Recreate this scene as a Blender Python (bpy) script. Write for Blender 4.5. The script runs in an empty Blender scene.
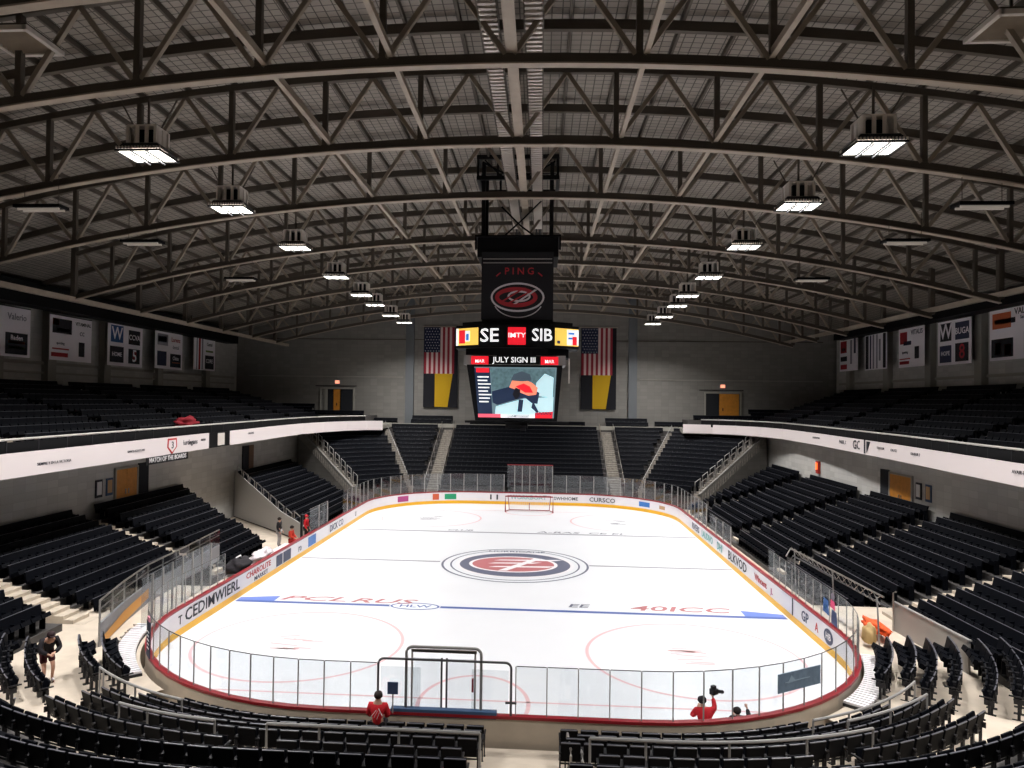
import bpy, bmesh, math, random
import numpy as np
from mathutils import Vector, Matrix
random.seed(7)
C = bpy.context.scene.collection
sc = bpy.context.scene
PI = math.pi

# ------------------------------------------------------------------ camera
CX, CZ, YAW, PITCH, ROLL, FPX, SX, SY = 1.6, 9.6, -.0693, .0184, .013, 720., -20.3, 3.4
fwd = Vector((math.sin(YAW)*math.cos(PITCH), math.cos(YAW)*math.cos(PITCH), math.sin(PITCH)))
rt0 = Vector((math.cos(YAW), -math.sin(YAW), 0)); up0 = rt0.cross(fwd)
rt = rt0*math.cos(ROLL) + up0*math.sin(ROLL); up = up0*math.cos(ROLL) - rt0*math.sin(ROLL)
cd = bpy.data.cameras.new('camera'); cam = bpy.data.objects.new('camera', cd); C.objects.link(cam)
M = Matrix((rt, up, -fwd)).transposed().to_4x4(); M.translation = Vector((CX, 0, CZ)); cam.matrix_world = M
cd.sensor_width = 36; cd.lens = FPX*36/1024; cd.shift_x = -SX/1024; cd.shift_y = SY/1024
cd.clip_start = .1; cd.clip_end = 400
sc.camera = cam
def to_px(x, y, z):
    d = Vector((x, y, z)) - Vector((CX, 0, CZ)); w = d.dot(fwd)
    if w < 1: return (-999, -999, w)
    return (512+SX+FPX*d.dot(rt)/w, 384+SY-FPX*d.dot(up)/w, w)

# ------------------------------------------------------------------ world, exposure
w = bpy.data.worlds.new('hall_air'); sc.world = w; w.use_nodes = True
w.node_tree.nodes['Background'].inputs[0].default_value = (.9, .95, 1, 1)
w.node_tree.nodes['Background'].inputs[1].default_value = .02
sc.view_settings.view_transform = 'Standard'; sc.view_settings.look = 'None'
sc.view_settings.gamma = 1; sc.view_settings.use_curve_mapping = False
sc.view_settings.exposure = 0.0
sc.cycles.max_bounces = 6; sc.cycles.diffuse_bounces = 4; sc.cycles.transparent_max_bounces = 24
sc.cycles.use_denoising = True
LIGHT_W = 1150.0      # watts of each hung fixture
def area_light(name, loc, sx, sy, watts, parent=None, spread=math.radians(136), col=(1, .975, .95), rot=(0, 0, 0)):
    l = bpy.data.lights.new(name, 'AREA'); l.shape = 'RECTANGLE'; l.size = sx; l.size_y = sy
    l.energy = watts; l.spread = spread; l.color = col
    o = bpy.data.objects.new(name, l); C.objects.link(o); o.location = loc; o.rotation_euler = rot
    if parent: o.parent = parent
    return o

# ------------------------------------------------------------------ materials
MATS = {}
def lin(c): return tuple(((v/255)/12.92 if v/255 <= .04045 else ((v/255+.055)/1.055)**2.4) for v in c)
def mat(name, rgb, rough=.6, metal=0, noise=0, nscale=3, emit=0, spec=.5, bump=0):
    if name in MATS: return MATS[name]
    m = bpy.data.materials.new(name); m.use_nodes = True; nt = m.node_tree
    b = nt.nodes['Principled BSDF']; col = (*lin(rgb), 1)
    b.inputs['Base Color'].default_value = col; b.inputs['Roughness'].default_value = rough
    b.inputs['Metallic'].default_value = metal; b.inputs['Specular IOR Level'].default_value = spec
    if noise or bump:
        tc = nt.nodes.new('ShaderNodeTexCoord'); nz = nt.nodes.new('ShaderNodeTexNoise')
        nz.inputs['Scale'].default_value = nscale; nz.inputs['Detail'].default_value = 5
        nt.links.new(tc.outputs['Object'], nz.inputs['Vector'])
        if noise:
            r = nt.nodes.new('ShaderNodeValToRGB'); r.color_ramp.elements[0].position = .3; r.color_ramp.elements[1].position = .7
            r.color_ramp.elements[0].color = (*[v*(1-noise) for v in col[:3]], 1)
            r.color_ramp.elements[1].color = (*[min(1, v*(1+noise)) for v in col[:3]], 1)
            nt.links.new(nz.outputs['Fac'], r.inputs['Fac']); nt.links.new(r.outputs['Color'], b.inputs['Base Color'])
        if bump:
            bp = nt.nodes.new('ShaderNodeBump'); bp.inputs['Strength'].default_value = bump
            nt.links.new(nz.outputs['Fac'], bp.inputs['Height']); nt.links.new(bp.outputs['Normal'], b.inputs['Normal'])
    if emit:
        b.inputs['Emission Color'].default_value = col; b.inputs['Emission Strength'].default_value = emit
    MATS[name] = m; return m
def brick_mat(name, rgb, rgb2, sx, sy, mortar=.02, rough=.8, plane='XY'):
    m = bpy.data.materials.new(name); m.use_nodes = True; nt = m.node_tree; b = nt.nodes['Principled BSDF']
    tc = nt.nodes.new('ShaderNodeTexCoord'); sp = nt.nodes.new('ShaderNodeSeparateXYZ'); cb = nt.nodes.new('ShaderNodeCombineXYZ')
    nt.links.new(tc.outputs['Object'], sp.inputs[0])
    nt.links.new(sp.outputs[plane[0]], cb.inputs[0]); nt.links.new(sp.outputs[plane[1]], cb.inputs[1])
    br = nt.nodes.new('ShaderNodeTexBrick'); br.offset = 0; br.inputs['Scale'].default_value = 1
    br.inputs['Brick Width'].default_value = sx; br.inputs['Row Height'].default_value = sy; br.inputs['Mortar Size'].default_value = mortar
    br.inputs['Color1'].default_value = (*lin(rgb), 1); br.inputs['Color2'].default_value = (*[v*.85 for v in lin(rgb)], 1)
    br.inputs['Mortar'].default_value = (*lin(rgb2), 1)
    nt.links.new(cb.outputs[0], br.inputs['Vector']); nt.links.new(br.outputs['Color'], b.inputs['Base Color'])
    b.inputs['Roughness'].default_value = rough; MATS[name] = m; return m
def glass_mat(name, tint, fac=.12):
    m = bpy.data.materials.new(name); m.use_nodes = True; nt = m.node_tree; nt.nodes.clear()
    o = nt.nodes.new('ShaderNodeOutputMaterial'); t = nt.nodes.new('ShaderNodeBsdfTransparent'); g = nt.nodes.new('ShaderNodeBsdfGlossy')
    x = nt.nodes.new('ShaderNodeMixShader'); t.inputs[0].default_value = (*tint, 1); g.inputs['Roughness'].default_value = .08
    x.inputs[0].default_value = fac
    nt.links.new(t.outputs[0], x.inputs[1]); nt.links.new(g.outputs[0], x.inputs[2]); nt.links.new(x.outputs[0], o.inputs[0])
    MATS[name] = m; return m

m_ice = mat('ice', (227, 229, 234), .28, noise=.015, nscale=.35, spec=.35)
m_seat = mat('navy_seat_plastic', (6, 8, 15), .6, spec=.1, noise=.25, nscale=9)
m_seat_edge = mat('seat_edge_plastic', (88, 88, 96), .4)
m_frame = mat('seat_frame_metal', (36, 36, 40), .45, .3)
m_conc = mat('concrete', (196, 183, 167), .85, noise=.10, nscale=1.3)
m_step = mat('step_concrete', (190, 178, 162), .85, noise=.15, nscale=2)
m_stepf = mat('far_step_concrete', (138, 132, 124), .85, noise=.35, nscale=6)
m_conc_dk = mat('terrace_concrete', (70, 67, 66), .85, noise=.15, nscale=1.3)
m_block = brick_mat('painted_block_wall', (137, 134, 129), (120, 117, 112), .8, .4, .012, plane='XZ')
m_blockY = brick_mat('painted_block_wall_side', (137, 134, 129), (120, 117, 112), .8, .4, .012, plane='YZ')
m_block_low = brick_mat('painted_block_lower_wall', (196, 194, 190), (176, 174, 170), .8, .4, .012, plane='YZ')
m_panelwall = mat('grey_wall_panel', (160, 157, 148), .8, noise=.05, nscale=.5)
m_steel = mat('painted_roof_steel', (168, 155, 140), .55, noise=.08, nscale=2)
m_web = mat('roof_web_steel', (146, 134, 120), .6, noise=.08, nscale=2)
m_steel_dk = mat('dark_roof_steel', (84, 76, 67), .7)
m_deck = brick_mat('roof_deck_netting', (154, 146, 137), (80, 75, 70), .36, .36, .022)
m_black = mat('black_paint', (7, 7, 10), .6, spec=.2)
m_blackm = mat('black_metal', (16, 16, 19), .4, .3)
m_white = mat('white_board_plastic', (236, 232, 236), .35)
m_fascia = mat('fascia_vinyl', (226, 216, 216), .5)
m_yellow = mat('yellow_kickplate', (245, 184, 30), .4)
m_red = mat('red_cap', (140, 20, 32), .4)
m_beige = mat('beige_board_back', (186, 174, 158), .6, noise=.06, nscale=2)
m_chrome = mat('brushed_steel_pipe', (170, 165, 160), .3, .8)
m_pipe = mat('grey_painted_pipe', (150, 148, 146), .45, .1)
m_pipe_dk = mat('dark_grey_pipe', (74, 74, 76), .45, .1)
m_blue = mat('blue_pad', (58, 84, 118), .6)
m_glass = glass_mat('rink_glass', (.93, .95, .96), .07)
m_glass_dk = glass_mat('scuffed_rink_glass', (.84, .86, .88), .07)
m_net = glass_mat('protective_netting', (.82, .83, .84), .02)
m_orange_door = mat('orange_wood_door', (206, 136, 48), .5, noise=.12, nscale=3)
m_dark_opening = mat('dark_opening', (30, 32, 38), .9)
m_jersey = mat('red_jersey', (206, 20, 36), .8, noise=.15, nscale=20)
m_jersey_w = mat('white_jersey_trim', (225, 215, 215), .8)
m_cloth_dk = mat('dark_cloth', (28, 24, 30), .9, noise=.3, nscale=15)
m_skin = mat('skin', (196, 150, 128), .6)
m_hair = mat('dark_hair', (38, 26, 22), .8, noise=.3, nscale=40)
m_text_dk = mat('ink_dark', (34, 34, 44), .6)
m_text_lt = mat('ink_white', (232, 230, 232), .6)
m_text_red = mat('ink_red', (190, 40, 44), .6)
m_lens = mat('lamp_lens', (255, 250, 240), .4, emit=6)
m_housing = mat('lamp_housing', (225, 216, 208), .5, .2)

# ------------------------------------------------------------------ mesh helpers
class MB:
    def __init__(s): s.v = []; s.f = []
    def add(s, vs, fs):
        n = len(s.v); s.v += [tuple(p) for p in vs]; s.f += [tuple(i+n for i in f) for f in fs]; return s
    def box(s, c, d, rz=0, mtx=None):
        vs = [Vector((x*d[0]/2, y*d[1]/2, z*d[2]/2)) for x in (-1, 1) for y in (-1, 1) for z in (-1, 1)]
        R = mtx if mtx else Matrix.Rotation(rz, 3, 'Z'); c = Vector(c)
        return s.add([R @ v + c for v in vs], [(0, 1, 3, 2), (4, 6, 7, 5), (0, 4, 5, 1), (2, 3, 7, 6), (0, 2, 6, 4), (1, 5, 7, 3)])
    def bar(s, a, b, wd, ht=None):
        a = Vector(a); b = Vector(b); ht = ht or wd; d = b-a; L = d.length
        if L < 1e-6: return s
        z = d.normalized(); u = Vector((0, 0, 1)) if abs(z.z) < .95 else Vector((0, 1, 0))
        x = z.cross(u).normalized(); y = x.cross(z).normalized()
        vs = []
        for p in (a, b):
            for i, j in ((-1, -1), (1, -1), (1, 1), (-1, 1)): vs.append(p + x*i*wd/2 + y*j*ht/2)
        return s.add(vs, [(0, 1, 2, 3), (7, 6, 5, 4), (0, 4, 5, 1), (1, 5, 6, 2), (2, 6, 7, 3), (3, 7, 4, 0)])
    def tube(s, pts, r, n=6):
        pts = [Vector(p) for p in pts]; k = len(pts); vs = []
        for i, p in enumerate(pts):
            t = (pts[min(i+1, k-1)] - pts[max(i-1, 0)]).normalized()
            u = Vector((0, 0, 1)) if abs(t.z) < .9 else Vector((0, 1, 0))
            x = t.cross(u).normalized(); y = x.cross(t)
            for j in range(n): a = 2*PI*j/n; vs.append(p + x*math.cos(a)*r + y*math.sin(a)*r)
        fs = [(i*n+j, i*n+(j+1) % n, (i+1)*n+(j+1) % n, (i+1)*n+j) for i in range(k-1) for j in range(n)]
        fs += [tuple(range(n-1, -1, -1)), tuple((k-1)*n+j for j in range(n))]
        return s.add(vs, fs)
    def sweep(s, pts, prof, closed=False):
        """profile (offset, z) swept along a plan path; offset along the left normal"""
        k = len(pts); P = [Vector((p[0], p[1])) for p in pts]; vs = []; zz = [p[2] if len(p) > 2 else 0 for p in pts]
        for i in range(k):
            if closed: a, b = P[(i-1) % k], P[(i+1) % k]
            else: a, b = P[max(i-1, 0)], P[min(i+1, k-1)]
            t = (b-a).normalized(); nrm = Vector((-t.y, t.x))
            for o, z in prof: q = P[i] + nrm*o; vs.append((q.x, q.y, z+zz[i]))
        m = len(prof); fs = []
        for i in range(k if closed else k-1):
            j = (i+1) % k
            for e in range(m): e2 = (e+1) % m; fs.append((i*m+e, j*m+e, j*m+e2, i*m+e2))
        if not closed: fs += [tuple(range(m)), tuple((k-1)*m+e for e in range(m-1, -1, -1))]
        return s.add(vs, fs)
    def prism(s, poly, axis, a, b):
        """poly of 2D points in the plane across axis, extruded from a to b"""
        def P(u, v, t): return {'X': (t, u, v), 'Y': (u, t, v), 'Z': (u, v, t)}[axis]
        n = len(poly); vs = [P(u, v, a) for u, v in poly] + [P(u, v, b) for u, v in poly]
        fs = [tuple(range(n)), tuple(range(2*n-1, n-1, -1))] + [(i, n+i, n+(i+1) % n, (i+1) % n) for i in range(n)]
        return s.add(vs, fs)
    def build(s, name, m, parent=None, bevel=0, smooth=False, loc=None):
        me = bpy.data.meshes.new(name); me.from_pydata(s.v, [], s.f)
        bm = bmesh.new(); bm.from_mesh(me); bmesh.ops.recalc_face_normals(bm, faces=bm.faces)
        if bevel: bmesh.ops.bevel(bm, geom=bm.edges[:], offset=bevel, segments=2, affect='EDGES', profile=.6)
        bm.to_mesh(me); bm.free()
        if smooth: me.polygons.foreach_set('use_smooth', [True]*len(me.polygons))
        me.materials.append(m)
        o = bpy.data.objects.new(name, me); C.objects.link(o)
        if parent: o.parent = parent
        if loc: o.location = loc
        return o
def tag(o, label, cat, group=None, kind=None):
    o['label'] = label; o['category'] = cat
    if group: o['group'] = group
    if kind: o['kind'] = kind
    return o
def thing(name, label, cat, loc=(0, 0, 0), rz=0, group=None):
    o = bpy.data.objects.new(name, None); C.objects.link(o); o.location = loc; o.rotation_euler = (0, 0, rz)
    o.empty_display_size = .2
    return tag(o, label, cat, group)
def struct(o): o['kind'] = 'structure'; return o
def copy_tree(root, loc, rz):
    r = root.copy(); C.objects.link(r); r.location = loc; r.rotation_euler = (0, 0, rz)
    for ch in root.children:
        c = ch.copy(); C.objects.link(c); c.parent = r
        for g in ch.children: d = g.copy(); C.objects.link(d); d.parent = c
    return r
def ordn(i):
    return f"{i}{'th' if 10 <= i % 100 <= 20 else {1: 'st', 2: 'nd', 3: 'rd'}.get(i % 10, 'th')}"
TEXTS = []
def text(name, body, size, loc, m, parent=None, frame=None, sx=1., shear=0, ext=.004, align='CENTER'):
    """frame = (right vector, up vector) of the lettering"""
    cu = bpy.data.curves.new(name, 'FONT'); cu.body = body; cu.size = size; cu.extrude = ext; cu.align_x = align; cu.align_y = 'CENTER'; cu.shear = shear
    cu.resolution_u = 2; cu.offset = size*.012
    o = bpy.data.objects.new(name, cu); C.objects.link(o); cu.materials.append(m); TEXTS.append(o)
    r = Vector(frame[0]).normalized(); u = Vector(frame[1]).normalized(); n = r.cross(u)
    mt = Matrix((r*sx, u, n)).transposed().to_4x4(); mt.translation = Vector(loc)
    if parent: o.parent = parent; o.matrix_parent_inverse = parent.matrix_world.inverted() if False else Matrix.Identity(4)
    if parent: mt = Matrix.Translation(-Vector(parent.location)) @ mt
    o.matrix_local = mt
    return o

# ------------------------------------------------------------------ plan geometry of the rink
HX, Y0, Y1, RN, RF = 12.8, 19.68, 67.0, 8.5, 8.0      # half width, near end, far end, corner radii
def ring(off, phi, side):
    c = RN+off
    return (side*(HX-RN + c*math.cos(phi)), Y0+RN - c*math.sin(phi))
def near_path(off, pr, pl, step=.5):
    """plan polyline from the right corner angle pr round behind the near end to the left corner angle pl (degrees; 90 = straight part)"""
    pts = []; c = RN+off
    n = max(2, int(math.radians(90-pr)*c/step))
    pts += [ring(off, math.radians(pr + (90-pr)*i/n), 1) for i in range(n+1)]
    n2 = int(2*(HX-RN)/step)
    pts += [((HX-RN)-2*(HX-RN)*i/n2, Y0-off) for i in range(1, n2)]
    n = max(2, int(math.radians(90-pl)*c/step))
    pts += [ring(off, math.radians(90 - (90-pl)*i/n), -1) for i in range(n+1)]
    return pts
def rink_path(n=14):
    """closed plan path of the boards, starting on the right side, running round the near end, clockwise seen from above"""
    pts = [(HX, y) for y in np.linspace(Y1-RF, Y0+RN, 12)[:-1]]
    pts += [ring(0, PI/2*i/n, 1) for i in range(n+1)]
    pts += [(x, Y0) for x in np.linspace(HX-RN, RN-HX, 6)[1:-1]]
    pts += [ring(0, PI/2*(1-i/n), -1) for i in range(n+1)]
    pts += [(-HX, y) for y in np.linspace(Y0+RN, Y1-RF, 12)[1:]]
    pts += [(-(HX-RF)-RF*math.cos(a), Y1-RF+RF*math.sin(a)) for a in [PI/2*i/n for i in range(1, n+1)]]
    pts += [(x, Y1) for x in np.linspace(RF-HX, HX-RF, 5)[1:-1]]
    pts += [((HX-RF)+RF*math.cos(a), Y1-RF+RF*math.sin(a)) for a in [PI/2*(1-i/n) for i in range(0, n)]]
    return pts
PATH = [(float(a), float(b)) for a, b in rink_path()]

# ================================================================== SETTING
XL, XR, YF, XB = -23.5, 24.3, 83.0, 34.5       # lower side walls, far wall, upper side walls
def roof_z(x, base=22.7): return base - .0046*x*x
b = MB(); b.box((0, 38, -.35), (74, 92, .3)); struct(b.build('floor', m_conc))
# roof deck, arched
b = MB(); xs = np.linspace(-36, 36, 49); n = len(xs)
vs = [(x, y, roof_z(x)+dz) for dz in (0, .2) for y in (-6, YF+.4) for x in xs]
fs = [(i, i+1, n+i+1, n+i) for i in range(n-1)] + [(2*n+i, 3*n+i, 3*n+i+1, 2*n+i+1) for i in range(n-1)]
b.add(vs, fs); struct(b.build('ceiling', m_deck))
# far wall (top follows the roof)
poly = [(-36, -.2), (36, -.2)] + [(x, roof_z(x)+.1) for x in np.linspace(36, -36, 25)]
b = MB(); b.prism(poly, 'Y', YF, YF+.3); struct(b.build('wall_far', m_block))
b = MB(); b.prism(poly, 'Y', -6.3, -6); struct(b.build('wall_near', m_block))
for s, nm in ((-1, 'left'), (1, 'right')):
    b = MB(); b.box((s*(XB+.15), 38.5, 8.6), (.3, 89, 17.6)); struct(b.build('wall_upper_'+nm, m_block_low))
    xw = XL if s < 0 else XR
    b = MB(); b.box((xw+s*.15, 38.5, 3.1), (.3, 89, 6.6)); struct(b.build('wall_lower_'+nm, m_block_low))
# pillars on the far wall
for i, x in enumerate((-13.7, 11.9)):
    b = MB(); b.box((x, YF-.25, 11), (.95, .5, 22)); struct(b.build('trim_%d' % (i+1), mat('blue_grey_pilaster', (104, 108, 112), .7)))
# horizontal seam and conduit on the far wall
b = MB(); b.bar((-33, YF-.05, 16.6), (33, YF-.05, 16.6), .1); struct(b.build('trim_3', m_steel_dk))
b = MB(); b.bar((-33, YF-.05, 12.2), (-14.5, YF-.05, 12.2), .07); b.bar((12.7, YF-.05, 12.2), (33, YF-.05, 12.2), .07); struct(b.build('trim_4', m_panelwall))

# side wall pilasters, rails and black ducts of the upper level
PIL_L = [36.4, 41.6, 48.3, 56.6, 66.2, 77.0, 28, 20]
PIL_R = [40.5, 47.5, 54.5, 62.0, 70.3, 79.0, 32, 24]
tn = 5
for s, ys in ((-1, PIL_L), (1, PIL_R)):
    for y in ys:
        b = MB(); b.box((s*(XB-.25), y*1.0 + 8.5, 12.6), (.5, .9, 8.2)); struct(b.build('trim_%d' % tn, m_panelwall)); tn += 1
    b = MB(); b.box((s*(XB-.08), 40, 11.9), (.16, 84, .22)); b.box((s*(XB-.08), 40, 11.2), (.16, 84, .14)); struct(b.build('trim_%d' % tn, m_panelwall)); tn += 1
for s, nm in ((-1, 'left'), (1, 'right')):
    b = MB(); b.box((s*33.1, 39, 16.35 if s < 0 else 16.95), (1.4, 79, 1.5 if s < 0 else 1.0)); z = b.build('supply_duct', m_black)
    for y in range(6, 78, 9): g = MB(); g.box((s*33.1, y, 17.25), (.08, .08, .9)); g.build('hanger', m_steel_dk, z)
    tag(z, f'long black rectangular duct above the banners on the {nm} wall', 'duct', 'black ducts')

# ================================================================== ROOF STEEL
def chord_z(x): return 19.4 - .0047*x*x
TY = [16.2, 20.8, 27.4, 34.6, 43.8, 51.2, 58.2, 65.0, 71.8, 78.5]
NODE0, PAN = .55, 3.75
TORD = ['nearest', 'second', 'third', 'fourth', 'fifth', 'sixth', 'seventh', 'eighth', 'ninth', 'farthest']
for ti, y in enumerate(TY):
    t = thing('roof_truss', f'arched steel roof truss, {TORD[ti]} one counted from the near end', 'truss', (0, y, 0), 0, 'arched roof trusses')
    X = 28.2; N = 28
    def arc(dz, w_, h_, name, mm):
        b = MB(); xs = np.linspace(-X, X, N+1); vs = []
        for x in xs:
            z = chord_z(x)+dz
            for i, j in ((-1, -1), (1, -1), (1, 1), (-1, 1)): vs.append((x, i*w_/2, z + j*h_/2))
        fs = [(4*i+e, 4*i+(e+1) % 4, 4*i+4+(e+1) % 4, 4*i+4+e) for i in range(N) for e in range(4)] + [(0, 1, 2, 3), (4*N+3, 4*N+2, 4*N+1, 4*N)]
        b.add(vs, fs); return b.build(name, mm, t)
    # bottom chord: I section as flange plus web plate
    arc(0, .30, .05, 'bottom_flange', m_steel); arc(.17, .12, .30, 'chord_web', m_steel_dk)
    arc(2.9, .22, .26, 'top_chord', m_steel_dk)
    k = -7
    while NODE0+PAN*k < X:
        x = NODE0+PAN*k
        if x > -X:
            b = MB(); b.bar((x, 0, chord_z(x)+.3), (x, 0, chord_z(x)+2.8), .19); b.build('vertical_web', m_steel_dk, t)
            for d in (-1, 1):
                x2 = x+d*PAN/2
                if abs(x2) < X:
                    b = MB(); b.bar((x+d*.12, 0, chord_z(x)+.3), (x2, 0, chord_z(x2)+2.8), .15, .15); b.build('diagonal_web', m_web, t)
        k += 1
# longitudinal members at the bottom chord level
for i, (x, wd, nm) in enumerate(((-6.75, .16, 'outer left'), (-2.95, .16, 'inner left'), (.62, .34, 'wide central'), (4.5, .16, 'inner right'), (8.0, .16, 'outer right'))):
    b = MB(); b.box((0, 0, 0), (wd, 62.5, .05)); b.box((0, 0, .14), (.08, 62.5, .24))
    o = b.build('bracing_beam', m_steel, loc=(x, 47.35, chord_z(x)+.33))
    tag(o, f'{nm} lengthwise steel beam tying the roof trusses together', 'beam', 'lengthwise roof beams')
# edge beams where the trusses land
for s, nm, za, zb in ((-1, 'left', 15.6, 15.8), (1, 'right', 16.0, 16.35)):
    b = MB(); b.bar((s*28.2, 12, za), (s*28.2, 82.5, zb), .35, .3)
    o = b.build('edge_beam', m_steel); tag(o, f'pale steel edge beam carrying the truss ends on the {nm}', 'beam', 'edge beams')
    for y in TY: g = MB(); g.box((s*28.2, y, 17.6), (.3, .3, 3.4)); g.build('stub_post', m_steel_dk, o)
# purlins under the deck
for k in range(-15, 16):
    x = NODE0 + PAN/2*k
    if k == 0: continue
    b = MB(); b.box((0, 0, 0), (.09, 86, .22)); o = b.build('roof_purlin', m_steel_dk, loc=(x, 39.5, roof_z(x)-.14))
    tag(o, f"dark lengthwise purlin under the roof deck, {ordn(abs(k))} to the {'left' if k < 0 else 'right'} of the ridge", 'purlin', 'roof purlins')
# secondary rafters following the arch between trusses
for ri, y in enumerate((24.1, 31, 39.2, 47.5, 54.7, 61.6)):
    b = MB(); xs = np.linspace(-34, 34, 35)
    for a, c in zip(xs[:-1], xs[1:]): b.bar((a, y, roof_z(a)-.42), (c, y, roof_z(c)-.42), .2, .34)
    o = b.build('roof_rafter', m_steel_dk); tag(o, f'dark arched rafter between the {TORD[ri+1]} and {TORD[ri+2]} trusses', 'rafter', 'arched rafters')
# cable trays with rungs along the ridge
for x, nm in ((-.06, 'left'), (1.25, 'right')):
    t = thing('cable_tray', f'ribbed pale cable tray on the {nm} of the ridge beam', 'tray', (x, 12, 20.7), 0, 'ridge cable trays')
    b = MB(); b.box((-.27, 35, 0), (.05, 64, .14)); b.box((.27, 35, 0), (.05, 64, .14)); b.build('side_rail', m_steel_dk, t)
    b = MB(); y = 4.0
    while y < 34: b.box((0, y, -.02), (.52, .12, .1)); y += .27
    o = b.build('rungs', m_housing, t)
    b = MB(); b.tube([(-.1, 4, .06), (-.1, 60, .06)], .05); b.tube([(.12, 4, .06), (.12, 60, .06)], .07); b.build('cable', m_black, t)
    b = MB()
    for y in (6, 12, 18, 24, 30, 40, 50, 60): b.box((0, y, .9), (.04, .04, 1.8))
    b.build('hanger', m_steel_dk, t)
# square ceiling diffusers and side strip lights
for x, y, nm in ((-14.0, 20.2, 'left'), (14.4, 20.6, 'right')):
    t = thing('ceiling_diffuser', f'square slatted air diffuser under the roof at the upper {nm}', 'vent', (x, y, 20.1), 0, 'air diffusers')
    b = MB(); 
    for q in (-.75, .75): b.box((q, 0, 0), (.14, 1.64, .14)); b.box((0, q, 0), (1.5, .14, .14))
    b.build('frame', m_housing, t)
    b = MB()
    for i in range(7): b.box((0, -.6+.2*i, 0), (1.4, .07, .1), mtx=Matrix.Rotation(.6, 3, 'X'))
    b.build('slat', m_steel, t)
    b = MB(); b.box((0, 0, .12), (1.5, 1.5, .08)); b.build('backing', m_steel_dk, t)
    b = MB(); b.box((0, 0, 1.0), (.06, .06, 1.7)); b.build('hanger', m_steel_dk, t)
STR = [(-18.2, 27.0), (-17.6, 33.2), (-17.2, 43.6), (17.6, 27.4), (17.8, 33.4), (17.4, 43.5)]
for i, (x, y) in enumerate(STR):
    t = thing('strip_light', f"dim twin tube strip light above the {'left' if x < 0 else 'right'} stand, {['nearest', 'middle', 'farthest'][i % 3]} of three", 'lamp', (x, y, 16.9), 0, 'dim strip lights')
    b = MB(); b.box((0, 0, .1), (1.9, .62, .12)); b.build('housing', m_black, t)
    for q in (-.16, .16): g = MB(); g.tube([(-.85, q, 0), (.85, q, 0)], .05); g.build('tube', mat('weak_tube', (170, 160, 150), .4, emit=.35), t)
    b = MB(); b.tube([(-.7, 0, .15), (-.7, 0, 1.4)], .015, 4); b.tube([(.7, 0, .15), (.7, 0, 1.4)], .015, 4); b.build('hanger', m_steel_dk, t)

# ================================================================== HUNG FIXTURES
LY = [(24.6, 18.15), (31.6, 18.1), (40.0, 18.14), (48.3, 17.9), (55.2, 17.68), (62.0, 17.82), (68.6, 17.67), (75.4, 17.74)]
def fixture(x, y, z, label):
    t = thing('arena_light', label, 'lamp', (x, y, z), 0, 'hung arena lights')
    s = 1.0
    b = MB(); b.box((0, 0, .30), (1.5, 1.25, .03)); b.box((0, 0, .95), (1.3, 1.1, .06))
    for a in (-.62, .62):
        for c in (-.52, .52): b.box((a, c, .62), (.12, .12, .66))
    for a in (-.2, .22): b.box((a, -.52, .62), (.16, .05, .62)); b.box((a, .52, .62), (.16, .05, .62))
    for c in (-.2, .2): b.box((-.62, c, .62), (.05, .3, .62)); b.box((.62, c, .62), (.05, .3, .62))
    b.build('housing', m_housing, t)
    b = MB(); b.box((0, 0, .6), (.8, .7, .5)); b.build('ballast', m_black, t)
    b = MB()
    q = [(-.78, -.66, .30), (.78, -.66, .30), (.78, .66, .30), (-.78, .66, .30), (-1.0, -.82, .06), (1.0, -.82, .06), (1.0, .82, .06), (-1.0, .82, .06)]
    b.add(q, [(0, 1, 5, 4), (1, 2, 6, 5), (2, 3, 7, 6), (3, 0, 4, 7), (0, 3, 2, 1)])
    b.build('reflector_skirt', m_blackm, t)
    b = MB()
    for i in range(15):
        b.box((-.98+.14*i, -.80, .1), (.07, .05, .1)); b.box((-.98+.14*i, .80, .1), (.07, .05, .1))
    b.build('slat_trim', m_housing, t)
    b = MB(); b.box((0, -.83, 0), (2.0, .07, .07)); b.box((-.34, 0, -.1), (.08, 1.66, .03)); b.box((.34, 0, -.1), (.08, 1.66, .03)); b.box((0, .83, 0), (2.0, .07, .07)); b.box((-1, 0, 0), (.07, 1.7, .07)); b.box((1, 0, 0), (.07, 1.7, .07))
    b.box((-.34, 0, 0), (.07, 1.6, .07)); b.box((.34, 0, 0), (.07, 1.6, .07)); b.build('lens_frame', m_blackm, t)
    for a in (-.67, 0, .67): g = MB(); g.box((a, 0, .02), (.58, 1.56, .03)); g.build('lens', m_lens, t)
    b = MB(); b.tube([(0, 0, .98), (0, 0, 2.1)], .06); b.bar((-.6, 0, .98), (-1.3, 0, 2.0), .05); b.bar((.6, 0, .98), (1.3, 0, 2.0), .05); b.build('hanger', m_steel_dk, t)
    area_light('lamp_glow', (0, 0, -.06), 1.9, 1.6, LIGHT_W, t)
    t.scale = (.8, .8, 1.0)
    return t
for s, nm in ((-1, 'left'), (1, 'right')):
    for i, (y, z) in enumerate(LY):
        fixture(s*12.5 if i < 5 else s*13.0, y, z, f"boxy white arena light in the {nm} row, {ordn(i+1)} from the camera")
# over the camera's own end of the hall the rows go on out of frame
for x in (-13.4, 13.4):
    area_light('house_light', (x, 14, 18.6), 1.9, 1.6, LIGHT_W*1.7)

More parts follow.
